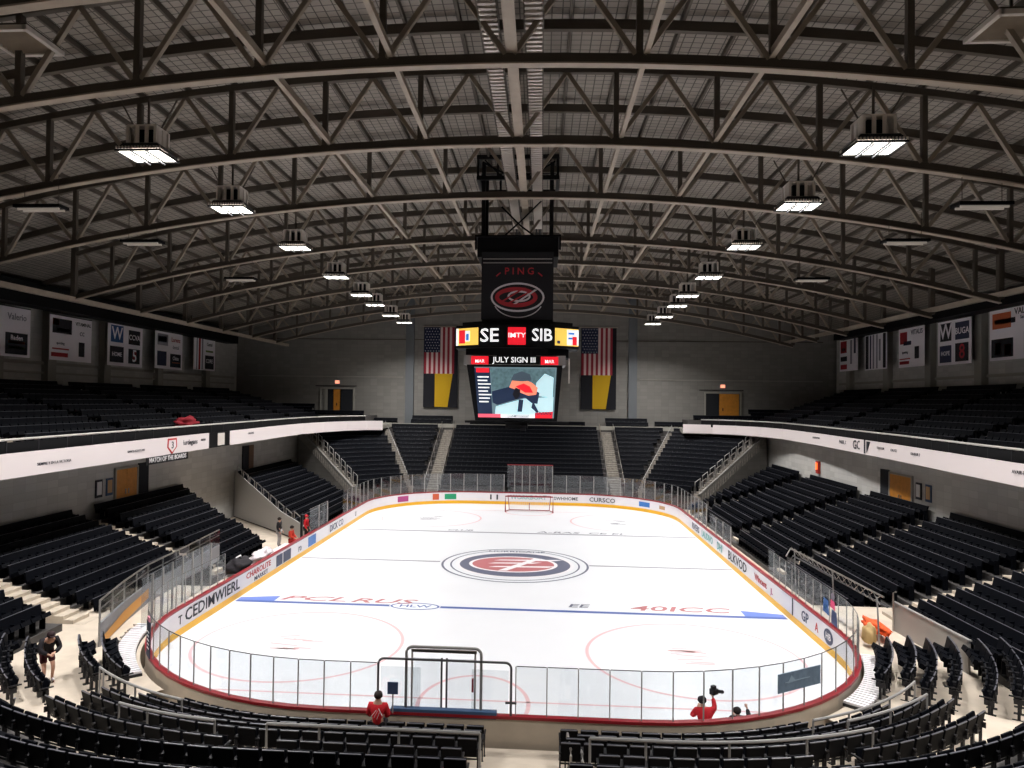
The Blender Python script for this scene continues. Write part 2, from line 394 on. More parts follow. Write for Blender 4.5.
# ================================================================== ICE
ice = MB(); ice.add([(x, y, 0) for x, y in PATH], [tuple(range(len(PATH)))]); ice = ice.build('ice_surface', m_ice)
tag(ice, 'white ice sheet of the hockey rink inside the boards', 'ice rink'); ice['kind'] = 'structure'
EZ = .006
def flat(name, m, quads, z=EZ, parent=None):
    b = MB()
    for q in quads: b.add([(x, y, z) for x, y in q], [tuple(range(len(q)))])
    return b.build(name, m, parent)
def annulus(name, m, cx, cy, r, wd, z=EZ, a0=0, a1=2*PI, n=72, ry=None, parent=ice):
    b = MB(); vs = []; ry = ry or r
    for i in range(n+1):
        a = a0+(a1-a0)*i/n
        vs += [(cx+(r-wd/2)*math.cos(a), cy+(ry-wd/2)*math.sin(a), z), (cx+(r+wd/2)*math.cos(a), cy+(ry+wd/2)*math.sin(a), z)]
    b.add(vs, [(2*i, 2*i+1, 2*i+3, 2*i+2) for i in range(n)]); return b.build(name, m, parent)
def disc(name, m, cx, cy, r, ry=None, z=EZ, n=48, parent=ice):
    b = MB(); ry = ry or r; b.add([(cx+r*math.cos(2*PI*i/n), cy+ry*math.sin(2*PI*i/n), z) for i in range(n)], [tuple(range(n))]); return b.build(name, m, parent)
m_lblue = mat('ice_blue_line', (58, 86, 156), .5); m_lgrey = mat('ice_grey_line', (128, 130, 140), .5)
m_lred = mat('ice_red_line', (226, 184, 188), .5); m_ired = mat('ice_dark_red', (176, 104, 108), .5); m_inavy = mat('ice_navy', (92, 96, 116), .5)
flat('blue_line', m_lblue, [[(-12.7, 33.15), (12.7, 33.15), (12.7, 33.45), (-12.7, 33.45)]], parent=ice)
flat('blue_line_end', mat('ice_blue_patch', (96, 122, 196), .5), [[(-12.7, 33.45), (-10.9, 33.45), (-10.9, 34.3), (-12.7, 33.9)]], parent=ice)
flat('blue_line_end', MATS['ice_blue_patch'], [[(12.7, 33.45), (10.9, 33.45), (10.9, 34.3), (12.7, 33.9)]], parent=ice)
flat('centre_line', m_lgrey, [[(-12.7, 42.55), (-4.3, 42.55), (-4.3, 42.78), (-12.7, 42.78)], [(4.5, 42.55), (12.7, 42.55), (12.7, 42.78), (4.5, 42.78)]], parent=ice)
flat('far_blue_line', m_lgrey, [[(-12.7, 52.3), (12.7, 52.3), (12.7, 52.62), (-12.7, 52.62)]], parent=ice)
for cx, cy in ((-7.75, 27.9), (7.45, 27.9), (-7.2, 58.3), (8.05, 58.2)):
    annulus('faceoff_circle', m_lred, cx, cy, 4.0, .12)
    b = MB()
    for i in range(9):
        a = random.uniform(-.25, .25); x = cx+random.uniform(-.7, .5); y = cy+random.uniform(-.9, .9); L = random.uniform(.5, 1.3)
        b.add([(x-L/2, y-L/2*a, EZ), (x+L/2, y+L/2*a, EZ), (x+L/2, y+L/2*a+.12, EZ), (x-L/2, y-L/2*a+.12, EZ)], [(0, 1, 2, 3)])
    b.build('faceoff_spot', m_lred if cy < 40 else m_lgrey, ice)
annulus('near_goal_crease', m_lred, -.45, 22.9, 1.75, .13, a0=-.4, a1=PI+.4, ry=2.3)
annulus('far_goal_crease', m_lred, .65, 62.3, 2.0, .12, a0=PI, a1=2*PI, ry=1.6)
flat('far_goal_line', m_lred, [[(-9.5, 62.9), (10, 62.9), (10, 63.0), (-9.5, 63.0)]], parent=ice)
flat('near_goal_line', m_lred, [[(-9.5, 23.1), (9.5, 23.1), (9.5, 23.2), (-9.5, 23.2)]], parent=ice)
FX = ((1, 0, 0), (0, 1, 0))
text('ice_lettering', 'PCL', 1.0, (-9.2, 34.0, .01), m_ired, ice, FX, 1.9, .3, ext=.001)
text('ice_lettering', 'RUS', 1.0, (-5.9, 33.95, .01), m_ired, ice, FX, 1.7, .3, ext=.001)
text('ice_lettering', 'EE', .75, (3.4, 34.2, .01), m_inavy, ice, FX, 1.3, .2, ext=.001)
text('ice_lettering', '40ICC', 1.1, (8.05, 34.15, .01), m_ired, ice, FX, 1.55, .2, ext=.001)
text('ice_lettering', 'A-RAS  CE EL', .8, (4.6, 53.1, .01), m_lgrey, ice, FX, 1.4, .2, ext=.001)
text('ice_lettering', 'CLUB', .7, (-4.3, 53.1, .01), m_lgrey, ice, FX, 1.1, .2, ext=.001)
disc('dot_badge', mat('ice_white_badge', (226, 230, 238), .5), -4.15, 33.3, 1.2, .55, z=.009); annulus('dot_badge_ring', m_lblue, -4.15, 33.3, 1.1, .1, z=.011, ry=.5)
text('ice_lettering', 'HLW', .55, (-4.15, 33.3, .013), m_lblue, ice, FX, 1.2, ext=.001)
# centre logo
LX, LYc = .15, 42.5
annulus('logo_outer_ring', m_inavy, LX, LYc, 4.25, .13, z=.008, ry=4.25)
annulus('logo_inner_ring', m_inavy, LX, LYc, 3.75, .1, z=.008, ry=3.8)
disc('logo_navy_field', m_inavy, LX, LYc, 3.25, 3.0, z=.009)
annulus('logo_white_ring', m_white, LX, LYc, 3.35, .22, z=.010, ry=3.15)
disc('logo_red_field', m_ired, LX-.1, LYc, 2.5, 1.9, z=.011)
annulus('logo_white_ring', m_white, LX-.1, LYc, 2.5, .2, z=.013, ry=1.95)
for dy, L, x0 in ((1.0, 3.6, .5), (.15, 2.6, -.3), (-.75, 3.4, .2)):
    flat('logo_white_sweep', m_white, [[(LX+x0-L/2, LYc+dy-.15), (LX+x0+L/2, LYc+dy+.05), (LX+x0+L/2+.6, LYc+dy+.45), (LX+x0-L/2+.4, LYc+dy+.12)]], z=.015, parent=ice)
flat('logo_white_sweep', m_white, [[(LX-.9, LYc-1.7), (LX-.4, LYc-1.7), (LX+1.6, LYc+1.6), (LX+1.1, LYc+1.6)]], z=.017, parent=ice)
text('logo_lettering', 'HURRICANE', .5, (LX, LYc+3.45, .018), m_inavy, ice, FX, 1.3, ext=.001)

# ================================================================== BOARDS
boards = thing('rink_boards', 'white hockey boards with yellow kickplate and red cap round the ice', 'boards', (0, 0, 0))
def sweep_part(name, prof, m, parent=boards, path=PATH, closed=True):
    b = MB(); b.sweep(path, prof, closed); return b.build(name, m, parent)
# left normal of the clockwise path points outwards
sweep_part('inner_face', [(0, .26), (.06, .26), (.06, 1.02), (0, 1.02)], m_white)
sweep_part('kickplate', [(-.02, .0), (.06, 0), (.06, .27), (-.02, .27)], m_yellow)
sweep_part('back_panel', [(.06, -.2), (.15, -.2), (.15, 1.04), (.06, 1.04)], m_beige)
sweep_part('cap_rail', [(-.02, 1.03), (.17, 1.03), (.17, 1.11), (-.02, 1.11)], m_red)
# adverts on the boards: (right vector, up) frames for the left, right and far faces
FL = ((0, -1, 0), (0, 0, 1)); FR = ((0, 1, 0), (0, 0, 1)); FF = ((1, 0, 0), (0, 0, 1))
FLr = ((0, 1, 0), (0, 0, 1))
IX = HX-.012
def bl(body, y, z, size, m, sx=1): text('board_lettering', body, size, (-IX, y, z), m, boards, ((0, 1, 0), (0, 0, 1)), sx)
def br(body, y, z, size, m, sx=1): text('board_lettering', body, size, (IX, y, z), m, boards, ((0, -1, 0), (0, 0, 1)), sx)
def bf(body, x, z, size, m, sx=1): text('board_lettering', body, size, (x, Y1-.012, z), m, boards, FF, sx)
def sticker(x, y, z, wd, ht, m, face):
    b = MB()
    if face in 'LR': b.box((-IX if face == 'L' else IX, y, z), (.012, wd, ht))
    else: b.box((x, Y1-.012, z), (wd, .012, ht))
    b.build('board_advert', m, boards)
m_adblue = mat('advert_blue', (60, 120, 196), .5); m_adnavy = mat('advert_navy', (44, 52, 84), .5); m_adgreen = mat('advert_green', (30, 150, 104), .5)
m_adorange = mat('advert_orange', (206, 92, 56), .5); m_adpink = mat('advert_magenta', (178, 70, 130), .5); m_adteal = mat('advert_teal', (70, 168, 160), .5); m_adtan = mat('advert_tan', (190, 150, 110), .5)
bl('CEDIMWIERL', 31.25, .64, .70, m_text_dk, 1.3)
bl('CHAROLITE', 36.3, .76, .40, m_text_red, 1.5); bl('MARKET', 36.6, .42, .3, m_adnavy, 1.6)
sticker(0, 39.2, .62, .9, .6, m_adnavy, 'L'); sticker(0, 40.4, .62, 1.2, .6, m_adnavy, 'L'); bl('LEB', 40.4, .62, .42, m_text_lt, 1.2)
bl('ro', 42.6, .6, .6, m_adnavy); sticker(0, 44.9, .62, 1.5, .6, m_adblue, 'L'); bl('HF', 44.9, .62, .4, m_text_lt, 1.3)
bl('DICK CO', 50.4, .62, .62, m_adnavy, 1.3); bl('U', 55.6, .62, .5, m_text_dk)
bl('T', 28.2, .6, .5, m_text_dk)
br('RIVERS', 53.0, .62, .62, m_adnavy, 1.3); br('LAUDIVO', 49.4, .62, .62, m_adteal, 1.2); br('DHI', 46.0, .62, .66, m_adteal, 1.2)
br('BLKVOD', 42.0, .62, .72, m_text_dk, 1.4); br('Wincent', 37.6, .62, .48, m_text_red, 1.2); br('JL', 35.8, .55, .4, m_adpink)
sticker(0, 32.9, .66, .12, .76, m_text_dk, 'R')
br('GP', 31.4, .62, .6, m_adnavy, 1.1); br('A', 30.1, .6, .5, m_text_red)
# round badge near the right corner
b = MB(); 
pts = [(IX, 28.9+.45*math.cos(a), .62+.3*math.sin(a)) for a in np.linspace(0, 2*PI, 25)[:-1]]
b.add(pts, [tuple(range(24))]); b.build('board_badge', m_adnavy, boards); text('board_lettering', 'HB', .36, (IX-.01, 28.9, .62), m_text_lt, boards, ((0, -1, 0), (0, 0, 1)), 1.1)
# far end adverts
bf('C', -6.4, .62, .8, m_text_dk, 1.1); sticker(-6.1, 0, .64, .9, .06, m_text_dk, 'F'); bf('11', -2.7, .62, .66, m_text_dk, 1.8)
bf('WORKBOAT', .5, .66, .55, m_adteal, 1.05); bf('SWHHOME', 3.95, .62, .42, m_text_dk, 1.05); bf('CURSCO', 7.2, .62, .55, m_text_dk, 1.1) if False else None
def arc_text(body, phi, size, m, sx=1, side=1):
    a = math.radians(phi); r = RF-.14
    p = (side*(HX-RF+r*math.cos(a)), Y1-RF+r*math.sin(a), .62)
    rv = (math.sin(a)*1, -math.cos(a)*1, 0) if side > 0 else (math.sin(a), math.cos(a), 0)
    text('board_lettering', body, size, p, m, boards, (rv, (0, 0, 1)), sx)
def arc_sticker(phi, wd, ht, m, side):
    a = math.radians(phi); r = RF-.02
    b = MB(); b.box((side*(HX-RF+r*math.cos(a)), Y1-RF+r*math.sin(a), .64), (.02, wd, ht), rz=side*a if side > 0 else PI-a); b.build('board_advert', m, boards)
arc_text('CURSCO', 72, .55, m_text_dk, 1.1, 1); arc_sticker(42, 1.7, .42, m_adblue, 1); arc_sticker(26, .8, .3, m_adtan, 1)
arc_sticker(76, 1.1, .5, m_adgreen, -1); arc_sticker(66, .6, .55, m_adorange, -1); arc_sticker(42, 1.7, .5, m_adpink, -1)

# ================================================================== GLASS
def resample(path, step):
    P = [Vector(p) for p in path]; out = [P[0]]; carry = 0
    for a, c in zip(P[:-1], P[1:]):
        L = (c-a).length; d = step-carry
        while d <= L: out.append(a + (c-a)*(d/L)); d += step
        carry = (carry+L) % step
    return out
def glass_run(path, z0, z1, step, where, mg=m_glass, cap=True):
    pts = resample(path, step); n = len(pts)-1
    for i in range(n):
        a, c = pts[i], pts[i+1]; mid = (a+c)/2; ang = math.atan2(c.y-a.y, c.x-a.x); L = (c-a).length
        t = thing('rink_glass', f'clear glass panel, {ordn(i+1)} {where}', 'glass', (mid.x, mid.y, z0), ang, 'rink glass panels')
        g = MB(); g.box((0, 0, (z1-z0)/2), (L-.04, .015, z1-z0)); g.build('pane', mg, t)
        pw = .03 if mg is m_glass else .07
        g = MB(); g.box((L/2, 0, (z1-z0)/2), (pw, pw, z1-z0)); g.build('post', m_pipe, t)
        if cap: g = MB(); g.box((0, 0, z1-z0+.01), (L-.03, .02, .02)); g.build('top_trim', m_pipe_dk, t)
def side_path(x, ya, yb, o=.08): return [(x+math.copysign(o, x), ya), (x+math.copysign(o, x), yb)]
OFF = .08
p_right = [(HX+OFF, 36.6), (HX+OFF, Y0+RN)] + near_path(OFF, 0, 90, .4)[1:]
p_all = [(HX+OFF, 36.6), (HX+OFF, Y0+RN+.01)] + near_path(OFF, 0, 0, .4)[1:] + [(-HX-OFF, 32.6)]
# leave a gap for the gate frame at the middle of the near end
gateL, gateR = -2.8, .9
pr = [p for p in p_all if p[0] > gateR or p[1] > Y0+1]
pr = [p for p in p_all[:[i for i, p in enumerate(p_all) if p[0] < gateR and abs(p[1]-(Y0-OFF)) < .01][0]]] + [(gateR, Y0-OFF)]
pl = [(gateL, Y0-OFF)] + p_all[[i for i, p in enumerate(p_all) if p[0] < gateL and p[0] > -HX][0]:]
glass_run(pr, 1.11, 2.42, .84, 'from the right stand round to the gate')
glass_run(pl, 1.11, 2.38, .74, 'from the gate round to the left stand')
fa = [(-HX-OFF, 52.2), (-HX-OFF, Y1-RF)] + [(-(HX-RF)-(RF+OFF)*math.cos(a), Y1-RF+(RF+OFF)*math.sin(a)) for a in np.linspace(0, PI/2, 14)[1:]] + [(-1.5, Y1+OFF)]
glass_run(fa, 1.14, 2.75, 1.25, 'round the far left corner', m_glass_dk)
fb = [(2.75, Y1+OFF), (HX-RF, Y1+OFF)] + [((HX-RF)+(RF+OFF)*math.cos(a), Y1-RF+(RF+OFF)*math.sin(a)) for a in np.linspace(PI/2, 0, 14)[1:]] + [(HX+OFF, 49.2)]
glass_run(fb, 1.14, 2.75, 1.25, 'round the far right corner', m_glass_dk)
glass_run([(-1.5, Y1+OFF), (2.75, Y1+OFF)], 1.14, 3.6, .7, 'in the tall section behind the far goal', m_glass_dk)
glass_run([(HX+OFF, 49.1), (HX+OFF, 41.9)], 1.14, 2.3, 1.8, 'in the low run along the right stand', m_glass_dk)
glass_run([(-HX-OFF, 44.6), (-HX-OFF, 48.4)], 1.14, 2.6, 1.9, 'beside the left bench', m_glass_dk)
# red rail above the far goal glass
g = MB(); g.bar((-1.5, Y1+.13, 3.66), (2.75, Y1+.13, 3.66), .08); tag(g.build('glass_top_rail', m_red), 'red rail over the tall glass behind the far goal', 'rail')

# goal at the far end
t = thing('hockey_goal', 'red framed hockey goal at the far end of the ice', 'goal', (.64, 62.4, 0))
W, H = 2.05, 1.35
b = MB(); b.tube([(-W, 0, 0), (-W, 0, H), (W, 0, H), (W, 0, 0)], .055, 8); b.build('goal_frame', m_red, t)
b = MB(); b.tube([(-W, 0, .05), (-W+.3, 1.0, .05), (W-.3, 1.0, .05), (W, 0, .05)], .04, 6); b.tube([(0, 1.0, .05), (0, 1.0, H*.5)], .035); b.tube([(-W+.2, .5, H), (W-.2, .5, H)], .025)
b.tube([(-W, 0, H), (-W+.2, .5, H), (-W+.3, 1, .05)], .03); b.tube([(W, 0, H), (W-.2, .5, H), (W-.3, 1, .05)], .03); b.build('base_frame', m_red, t)
b = MB()
for i in range(22):
    x = -W+.2+(2*W-.4)*i/21; b.bar((x, .5, H), (x*.9, 1.0, .05), .012)
for k in range(9): b.bar((-W+.2, .5+.5*k/9, H-(H-.05)*k/9), (W-.2, .5+.5*k/9, H-(H-.05)*k/9), .012)
b.build('netting', m_white, t)
# gate arches at the near end
t = thing('gate_arch', 'low wide dark pipe arch over the rink gate at the near boards', 'gate', (-.95, Y0-.1, 1.1))
def arch(x0, x1, zt, r, rr, n=6):
    pts = [(x0, 0, 0)] + [(x0+rr-rr*math.cos(a), 0, zt-rr+rr*math.sin(a)) for a in np.linspace(0, PI/2, n)]
    pts += [(x1-rr+rr*math.sin(a), 0, zt-rr+rr*math.cos(a)) for a in np.linspace(0, PI/2, n)] + [(x1, 0, 0)]
    return MB().tube(pts, r, 8)
arch(-1.82, 1.82, 1.42, .034, .16).build('pipe_arch', m_pipe_dk, t)
g = MB(); g.box((1.82, 0, .35), (.3, .05, .05)); g.build('latch', m_pipe_dk, t)
for x_, w_ in ((-1.2, 1.1), (1.25, 1.0)): g = MB(); g.box((x_, 0, .62), (w_, .015, 1.18)); g.build('side_pane', m_glass, t)
t = thing('gate_portal', 'taller steel pipe portal with twin glass doors in the rink gate', 'gate', (-.98, Y0-.02, 1.1))
arch(-1.03, 1.03, 1.74, .04, .18).build('pipe_arch', m_pipe, t)
g = MB(); g.tube([(-.88, .06, 0), (-.88, .06, 1.66)], .03); g.tube([(.86, .06, 0), (.86, .06, 1.66)], .03); g.box((0, .06, 1.62), (1.8, .08, .07)); g.build('door_frame', m_chrome, t)
for x0, x1 in ((-.85, -.06), (.08, .83)):
    g = MB(); g.box(((x0+x1)/2, .06, .72), (x1-x0, .015, 1.4)); d = g.build('door_pane', m_glass, t)
    q = MB(); q.box((x1 if x0 < 0 else x0, .06, .72), (.05, .05, 1.42)); q.build('door_stile', m_pipe_dk, d)
g = MB(); g.box((.02, -.04, .0), (2.9, .2, .2)); g.build('threshold_pad', m_blue, t, bevel=.02)
g = MB(); g.box((.8, .0, .75), (.05, .08, .35)); g.build('red_handle', m_red, t)
t = thing('post_sign', 'small blue square sign on a post beside the rink gate', 'sign', (-2.33, Y0-.25, 1.1))
g = MB(); g.box((0, 0, .68), (.29, .03, .33)); g.build('sign_panel', m_blue, t, bevel=.01)
g = MB(); g.tube([(0, .03, 0), (0, .03, .6)], .02); g.build('post', m_pipe, t)

# ================================================================== SEATS
def make_seat():
    t = thing('stadium_chair', 'black folding chair', 'chair', (0, 0, -50), 0, 'black folding seats nearest the camera')
    R = Matrix.Rotation(math.radians(12), 3, 'X')
    g = MB(); g.box((0, -.05, .64), (.455, .055, .46), mtx=R); o = g.build('backrest', m_seat, t, bevel=.018)
    g = MB(); g.box((0, -.108, .865), (.43, .03, .022), mtx=R); g.build('top_edge', m_seat_edge, o)
    R2 = Matrix.Rotation(math.radians(-14), 3, 'X')
    g = MB(); g.box((0, .10, .60), (.42, .06, .38), mtx=R2); g.build('seat', m_seat, t, bevel=.018)
    g = MB()
    for s in (-1, 1):
        g.box((s*.237, .0, .28), (.03, .07, .56)); g.box((s*.237, .06, .63), (.045, .34, .035)); g.box((s*.237, .02, .01), (.04, .26, .02))
        g.box((s*.237, -.0, .5), (.03, .24, .14))
    g.box((0, 0, .36), (.46, .03, .03))
    g.build('standard', m_frame, t)
    return t
PROTO = make_seat()
# simplified shape of the same seat for the rest of the seating
def proto_arrays():
    g = MB(); R = Matrix.Rotation(math.radians(12), 3, 'X')
    g.box((0, -.05, .64), (.535, .06, .50), mtx=R); g.box((0, .20, .52), (.46, .34, .16), mtx=Matrix.Rotation(math.radians(25), 3, 'X'))
    g.box((-.24, .03, .32), (.035, .22, .64))
    g.box((0, -.112, .885), (.53, .05, .025), mtx=R)
    return np.array(g.v), np.array(g.f)
PV, PF = proto_arrays()
SEATS = []     # (x, y, z, rz, row name, index)
def seats_on(path, z, row, pitch=.52, face=None, skip=None, both=None):
    """seats along a plan polyline; they face to the right-hand side of its direction unless face is given"""
    pts = resample(path, pitch); k = 0
    for i in range(len(pts)-1):
        a, c = pts[i], pts[i+1]; m_ = (a+c)/2
        if skip and skip(m_.x, m_.y): continue
        t = (c-a).normalized(); nx, ny = t.y, -t.x
        rz = math.atan2(ny, nx)-PI/2
        k += 1; SEATS.append((m_.x, m_.y, z(m_.x, m_.y) if callable(z) else z, rz, row, k))
def flip(p): return list(reversed(p))
def terrace(name, lines, zs, zb, m):
    """stepped solid: lines = plan polylines front to back with equal point counts, zs = tread heights (len-1)"""
    g = MB(); n = len(lines[0])
    for i in range(len(lines)-1):
        A, B, z = lines[i], lines[i+1], zs[i]; zp = zs[i-1] if i else zb
        V = [(p[0], p[1], zp) for p in A] + [(p[0], p[1], z) for p in A] + [(p[0], p[1], z) for p in B]
        g.add(V, [(j, j+1, n+j+1, n+j) for j in range(n-1)] + [(n+j, n+j+1, 2*n+j+1, 2*n+j) for j in range(n-1)])
        for e in (0, n-1):
            g.add([(A[e][0], A[e][1], zb), (B[e][0], B[e][1], zb), (B[e][0], B[e][1], z), (A[e][0], A[e][1], z)], [(0, 1, 2, 3)])
    Lb = lines[-1]; g.add([(p[0], p[1], zb) for p in Lb]+[(p[0], p[1], zs[-1]) for p in Lb], [(j, j+1, n+j+1, n+j) for j in range(n-1)])
    return struct(g.build(name, m))

# --- near stand
def npath(off, pr_, pl_, n=44):
    L = near_path(off, pr_, pl_, .25); P = [Vector(p) for p in L]
    cum = [0]
    for a, c in zip(P[:-1], P[1:]): cum.append(cum[-1]+(c-a).length)
    out = []
    for q in np.linspace(0, cum[-1], n):
        i = min(max(np.searchsorted(cum, q)-1, 0), len(P)-2); f = (q-cum[i])/(cum[i+1]-cum[i]); v = P[i].lerp(P[i+1], f); out.append((v.x, v.y))
    return out
OFFS = [.35, 1.25, 1.95, 2.65, 3.35, 5.0]
ZS = [.34, .54, .76, .98, 1.2]
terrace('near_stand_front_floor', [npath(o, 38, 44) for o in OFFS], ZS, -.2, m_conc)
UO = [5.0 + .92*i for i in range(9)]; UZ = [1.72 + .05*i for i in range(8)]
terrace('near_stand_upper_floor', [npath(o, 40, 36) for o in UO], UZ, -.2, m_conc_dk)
AX0, AX1 = .42, 1.95
aisle = lambda x, y: AX0 < x < AX1 and y < 30
NS = 'behind the near boards'
rows = [(.92, 62, 63, ZS[0], 'front row behind the near boards'), (1.62, 47, 57, ZS[1], 'second row behind the near boards'),
        (2.3, 43, 56, ZS[2], 'third row behind the near boards'), (3.0, 44, 56, ZS[3], 'fourth row behind the near boards')]
for off, pr_, pl_, z, nm in rows:
    seats_on(near_path(off, pr_, 90, .25) + [(AX1+.05, Y0-off)] if False else [p for p in near_path(off, pr_, pl_, .25) if p[0] > AX1+.02], z, nm+', right block')
    seats_on([p for p in near_path(off, pr_, pl_, .25) if p[0] < AX0-.02], z, nm+', left block')
off = 3.95
seats_on([p for p in near_path(off, 48, 56, .25) if p[0] > 8.3], ZS[4], 'fifth row at its far right end')
seats_on([p for p in near_path(off, 48, 58, .25) if p[0] < -5.2], ZS[4], 'fifth row at its far left end')
seats_on([p for p in near_path(off, 60, 60, .25) if AX1+.6 < p[0] < 7.6], ZS[4], 'fifth row, right of the central aisle')
seats_on([p for p in near_path(off, 60, 60, .25) if -4.6 < p[0] < AX0-.3], ZS[4], 'fifth row, left of the central aisle')
for i in range(7):
    off = UO[i]+.45; z = UZ[i]; nm = f'{["first", "second", "third", "fourth", "fifth", "sixth", "seventh"][i]} row of the upper near stand'
    seats_on([p for p in near_path(off, 41+2*i, 90, .25) if p[0] > AX1+.02], z, nm+', right block')
    seats_on([p for p in near_path(off, 90, 38, .25) if p[0] < AX0-.02], z, nm+', left block')
# --- corner floors and short curved seat blocks
def corner_floor(s):
    g = MB(); z = .72; A = []; Bk = []
    n = 16
    for i in range(n+1):
        a = math.radians(52*(1-i/n)-0); A.append(ring(.3, a, s)); Bk.append(ring(8.0, a, s))
    A.append((s*(HX+.3), 33.0)); Bk.append((s*20.8, 33.0))
    V = [(p[0], p[1], z) for p in A]+[(p[0], p[1], z) for p in Bk]; k = len(A)
    V += [(p[0], p[1], -.2) for p in A]+[(p[0], p[1], -.2) for p in Bk]
    F = [(j, j+1, k+j+1, k+j) for j in range(k-1)] + [(j, j+1, 2*k+j+1, 2*k+j) for j in range(k-1)] + [(k-1, 2*k-1, 4*k-1, 3*k-1)]
    g.add(V, F); return struct(g.build('corner_floor_'+('left' if s < 0 else 'right'), m_conc))
corner_floor(1); corner_floor(-1)
def arc_seats(s, off, a0, a1, z, nm, plinth=True):
    n = 14; P = [ring(off, math.radians(a0+(a1-a0)*i/n), s) for i in range(n+1)]
    if s < 0: P = flip(P)
    seats_on(P, z, nm, .56)
for off, z, nm in ((.95, .76, 'inner curved block of the right corner'), (2.15, .86, 'middle curved block of the right corner'), (3.65, 1.0, 'outer curved block of the right corner')):
    arc_seats(1, off, 14, 39, z, nm+', front'); arc_seats(1, off+.64, 14, 38, z+.12, nm+', back')
for off, z, nm in ((1.35, .76, 'inner curved block of the left corner'), (3.45, .95, 'outer curved block of the left corner')):
    arc_seats(-1, off, 27, 51, z, nm+', front'); arc_seats(-1, off+.66, 28, 49, z+.12, nm+', back')

# --- side stands
def sz(x): return .34*(abs(x)-15)
RUN = .72
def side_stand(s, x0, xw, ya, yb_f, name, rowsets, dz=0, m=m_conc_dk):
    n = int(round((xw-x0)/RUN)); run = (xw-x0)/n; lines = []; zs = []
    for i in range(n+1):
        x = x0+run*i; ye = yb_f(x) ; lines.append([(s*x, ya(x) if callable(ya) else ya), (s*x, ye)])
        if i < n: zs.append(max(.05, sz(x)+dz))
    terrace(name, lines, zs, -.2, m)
    for i in range(n):
        x = x0+run*(i+.5)
        for (a, c_, nm) in rowsets:
            a_ = a(x) if callable(a) else a; c2 = c_(x) if callable(c_) else c_
            P = [(s*x, a_), (s*x, c2)]
            # seats face the rink: towards -s x
            if s > 0: P = flip(P)
            # path direction +y has right normal +x, so the left stand runs along +y
            seats_on(P, zs[i], f'{ordn(i+1)} row {nm}', .52)
bound_f = lambda x: 66.0 + (x-15.7)*.8
tun_a = lambda x: 44.5 + (x-15.7)*.62      # near edge of the tunnel
tun_b = lambda x: 49.5 + (x-15.7)*1.05     # far edge of the tunnel
side_stand(-1, 15.4, -XL, 26.2, tun_a, 'left_stand_floor', [(28.4, 36.9, 'of the left stand'), (38.7, lambda x: tun_a(x)-.4, 'of the left stand beyond the aisle')])
side_stand(-1, 14.6, -XL, tun_b, bound_f, 'left_far_stand_floor', [(lambda x: tun_b(x)+.5, lambda x: bound_f(x)-1.2, 'of the far left stand')])
side_stand(-1, 16.3, -XL, 20.5, lambda x: 26.1, 'left_near_stand_floor', [(20.8, 25.9, 'of the near left stand')], dz=.55)
side_stand(1, 14.9, XR, 32.3, bound_f, 'right_stand_floor', [(33.2, 41.2, 'of the right stand'), (43.0, 50.8, 'of the right stand between the aisles'), (52.6, 61.8, 'of the right stand past the second aisle'), (64.0, lambda x: bound_f(x)-.8, 'of the far right stand')])
side_stand(1, 16.4, XR, 20.5, lambda x: 30.6, 'right_near_stand_floor', [(20.8, 30.2, 'of the near right stand')], dz=.5)
# aisle steps
def aisle_steps(s, x0, x1, y, nm, dz=0):
    g = MB(); n = int((x1-x0)/.41)
    for i in range(n):
        x = x0+.41*i; z = sz(x+.2)+dz+.07
        g.box((s*(x+.205), y, z/2), (.41, .98, max(.05, z)))
    o = g.build('aisle_steps_'+nm, m_step); struct(o)
aisle_steps(-1, 15.6, 23.3, 37.8, 'left_middle'); aisle_steps(-1, 16.0, 23.3, 27.4, 'left_near', .25)
for y, nm in ((42.1, 'right_middle'), (51.7, 'right_far'), (62.9, 'right_last'), (31.5, 'right_near')): aisle_steps(1, 15.2 if y > 40 else 16.2, 24.1, y, nm, .0 if y > 32 else .3)
# clutter of small pale step lamps and cup debris is left out; handrails on the aisles
def handrail(pts, label, posts=True, r=.03, mm=m_pipe, zfloor=None, drop=.9, group='stand handrails'):
    t = thing('handrail', label, 'rail', (0, 0, 0), 0, group)
    g = MB(); g.tube(pts, r); g.build('top_rail', mm, t)
    for p in pts[::max(1, len(pts)//6)]:
        g = MB(); g.tube([(p[0], p[1], p[2]-drop), p], r*.8); g.build('post', mm, t)
    return t

# --- far stand: straight centre, wedge corners
NF = 14
def lerp(a, c, f): return a+(c-a)*f
def fz(f): return 1.0 + f*(6.35-1.0)
def fy(f): return 68.6 + f*(80.6-68.6)
cs = []
lines = []; 
def side_edge(f, s): return (s*lerp(15.9, 23.2 if s < 0 else 23.9, f), lerp(66.8, 72.6 if s < 0 else 73.6, f))
def hinge(f, s): return (s*lerp(11.0, 15.6, f), lerp(70.0, 79.6, f)-.2+0*f)
for i in range(NF+1):
    f = i/NF; L = []
    for s, rev in ((1, False), (-1, True)):
        a = Vector(side_edge(f, s)); c_ = Vector(hinge(f, s)); d = Vector((s*9.2, fy(f)))
        bez = []
        for k in range(9):
            u = k/8; mid = Vector((lerp(a.x, c_.x, .55), c_.y-.3))
            bez.append((1-u)*(1-u)*a + 2*u*(1-u)*mid + u*u*c_)
        seg = [tuple(v) for v in bez] + [tuple(d)]
        L += seg if not rev else list(reversed(seg))
    lines.append(L)
terrace('far_stand_floor', lines, [fz(i/NF) for i in range(NF)], -.2, m_conc_dk)
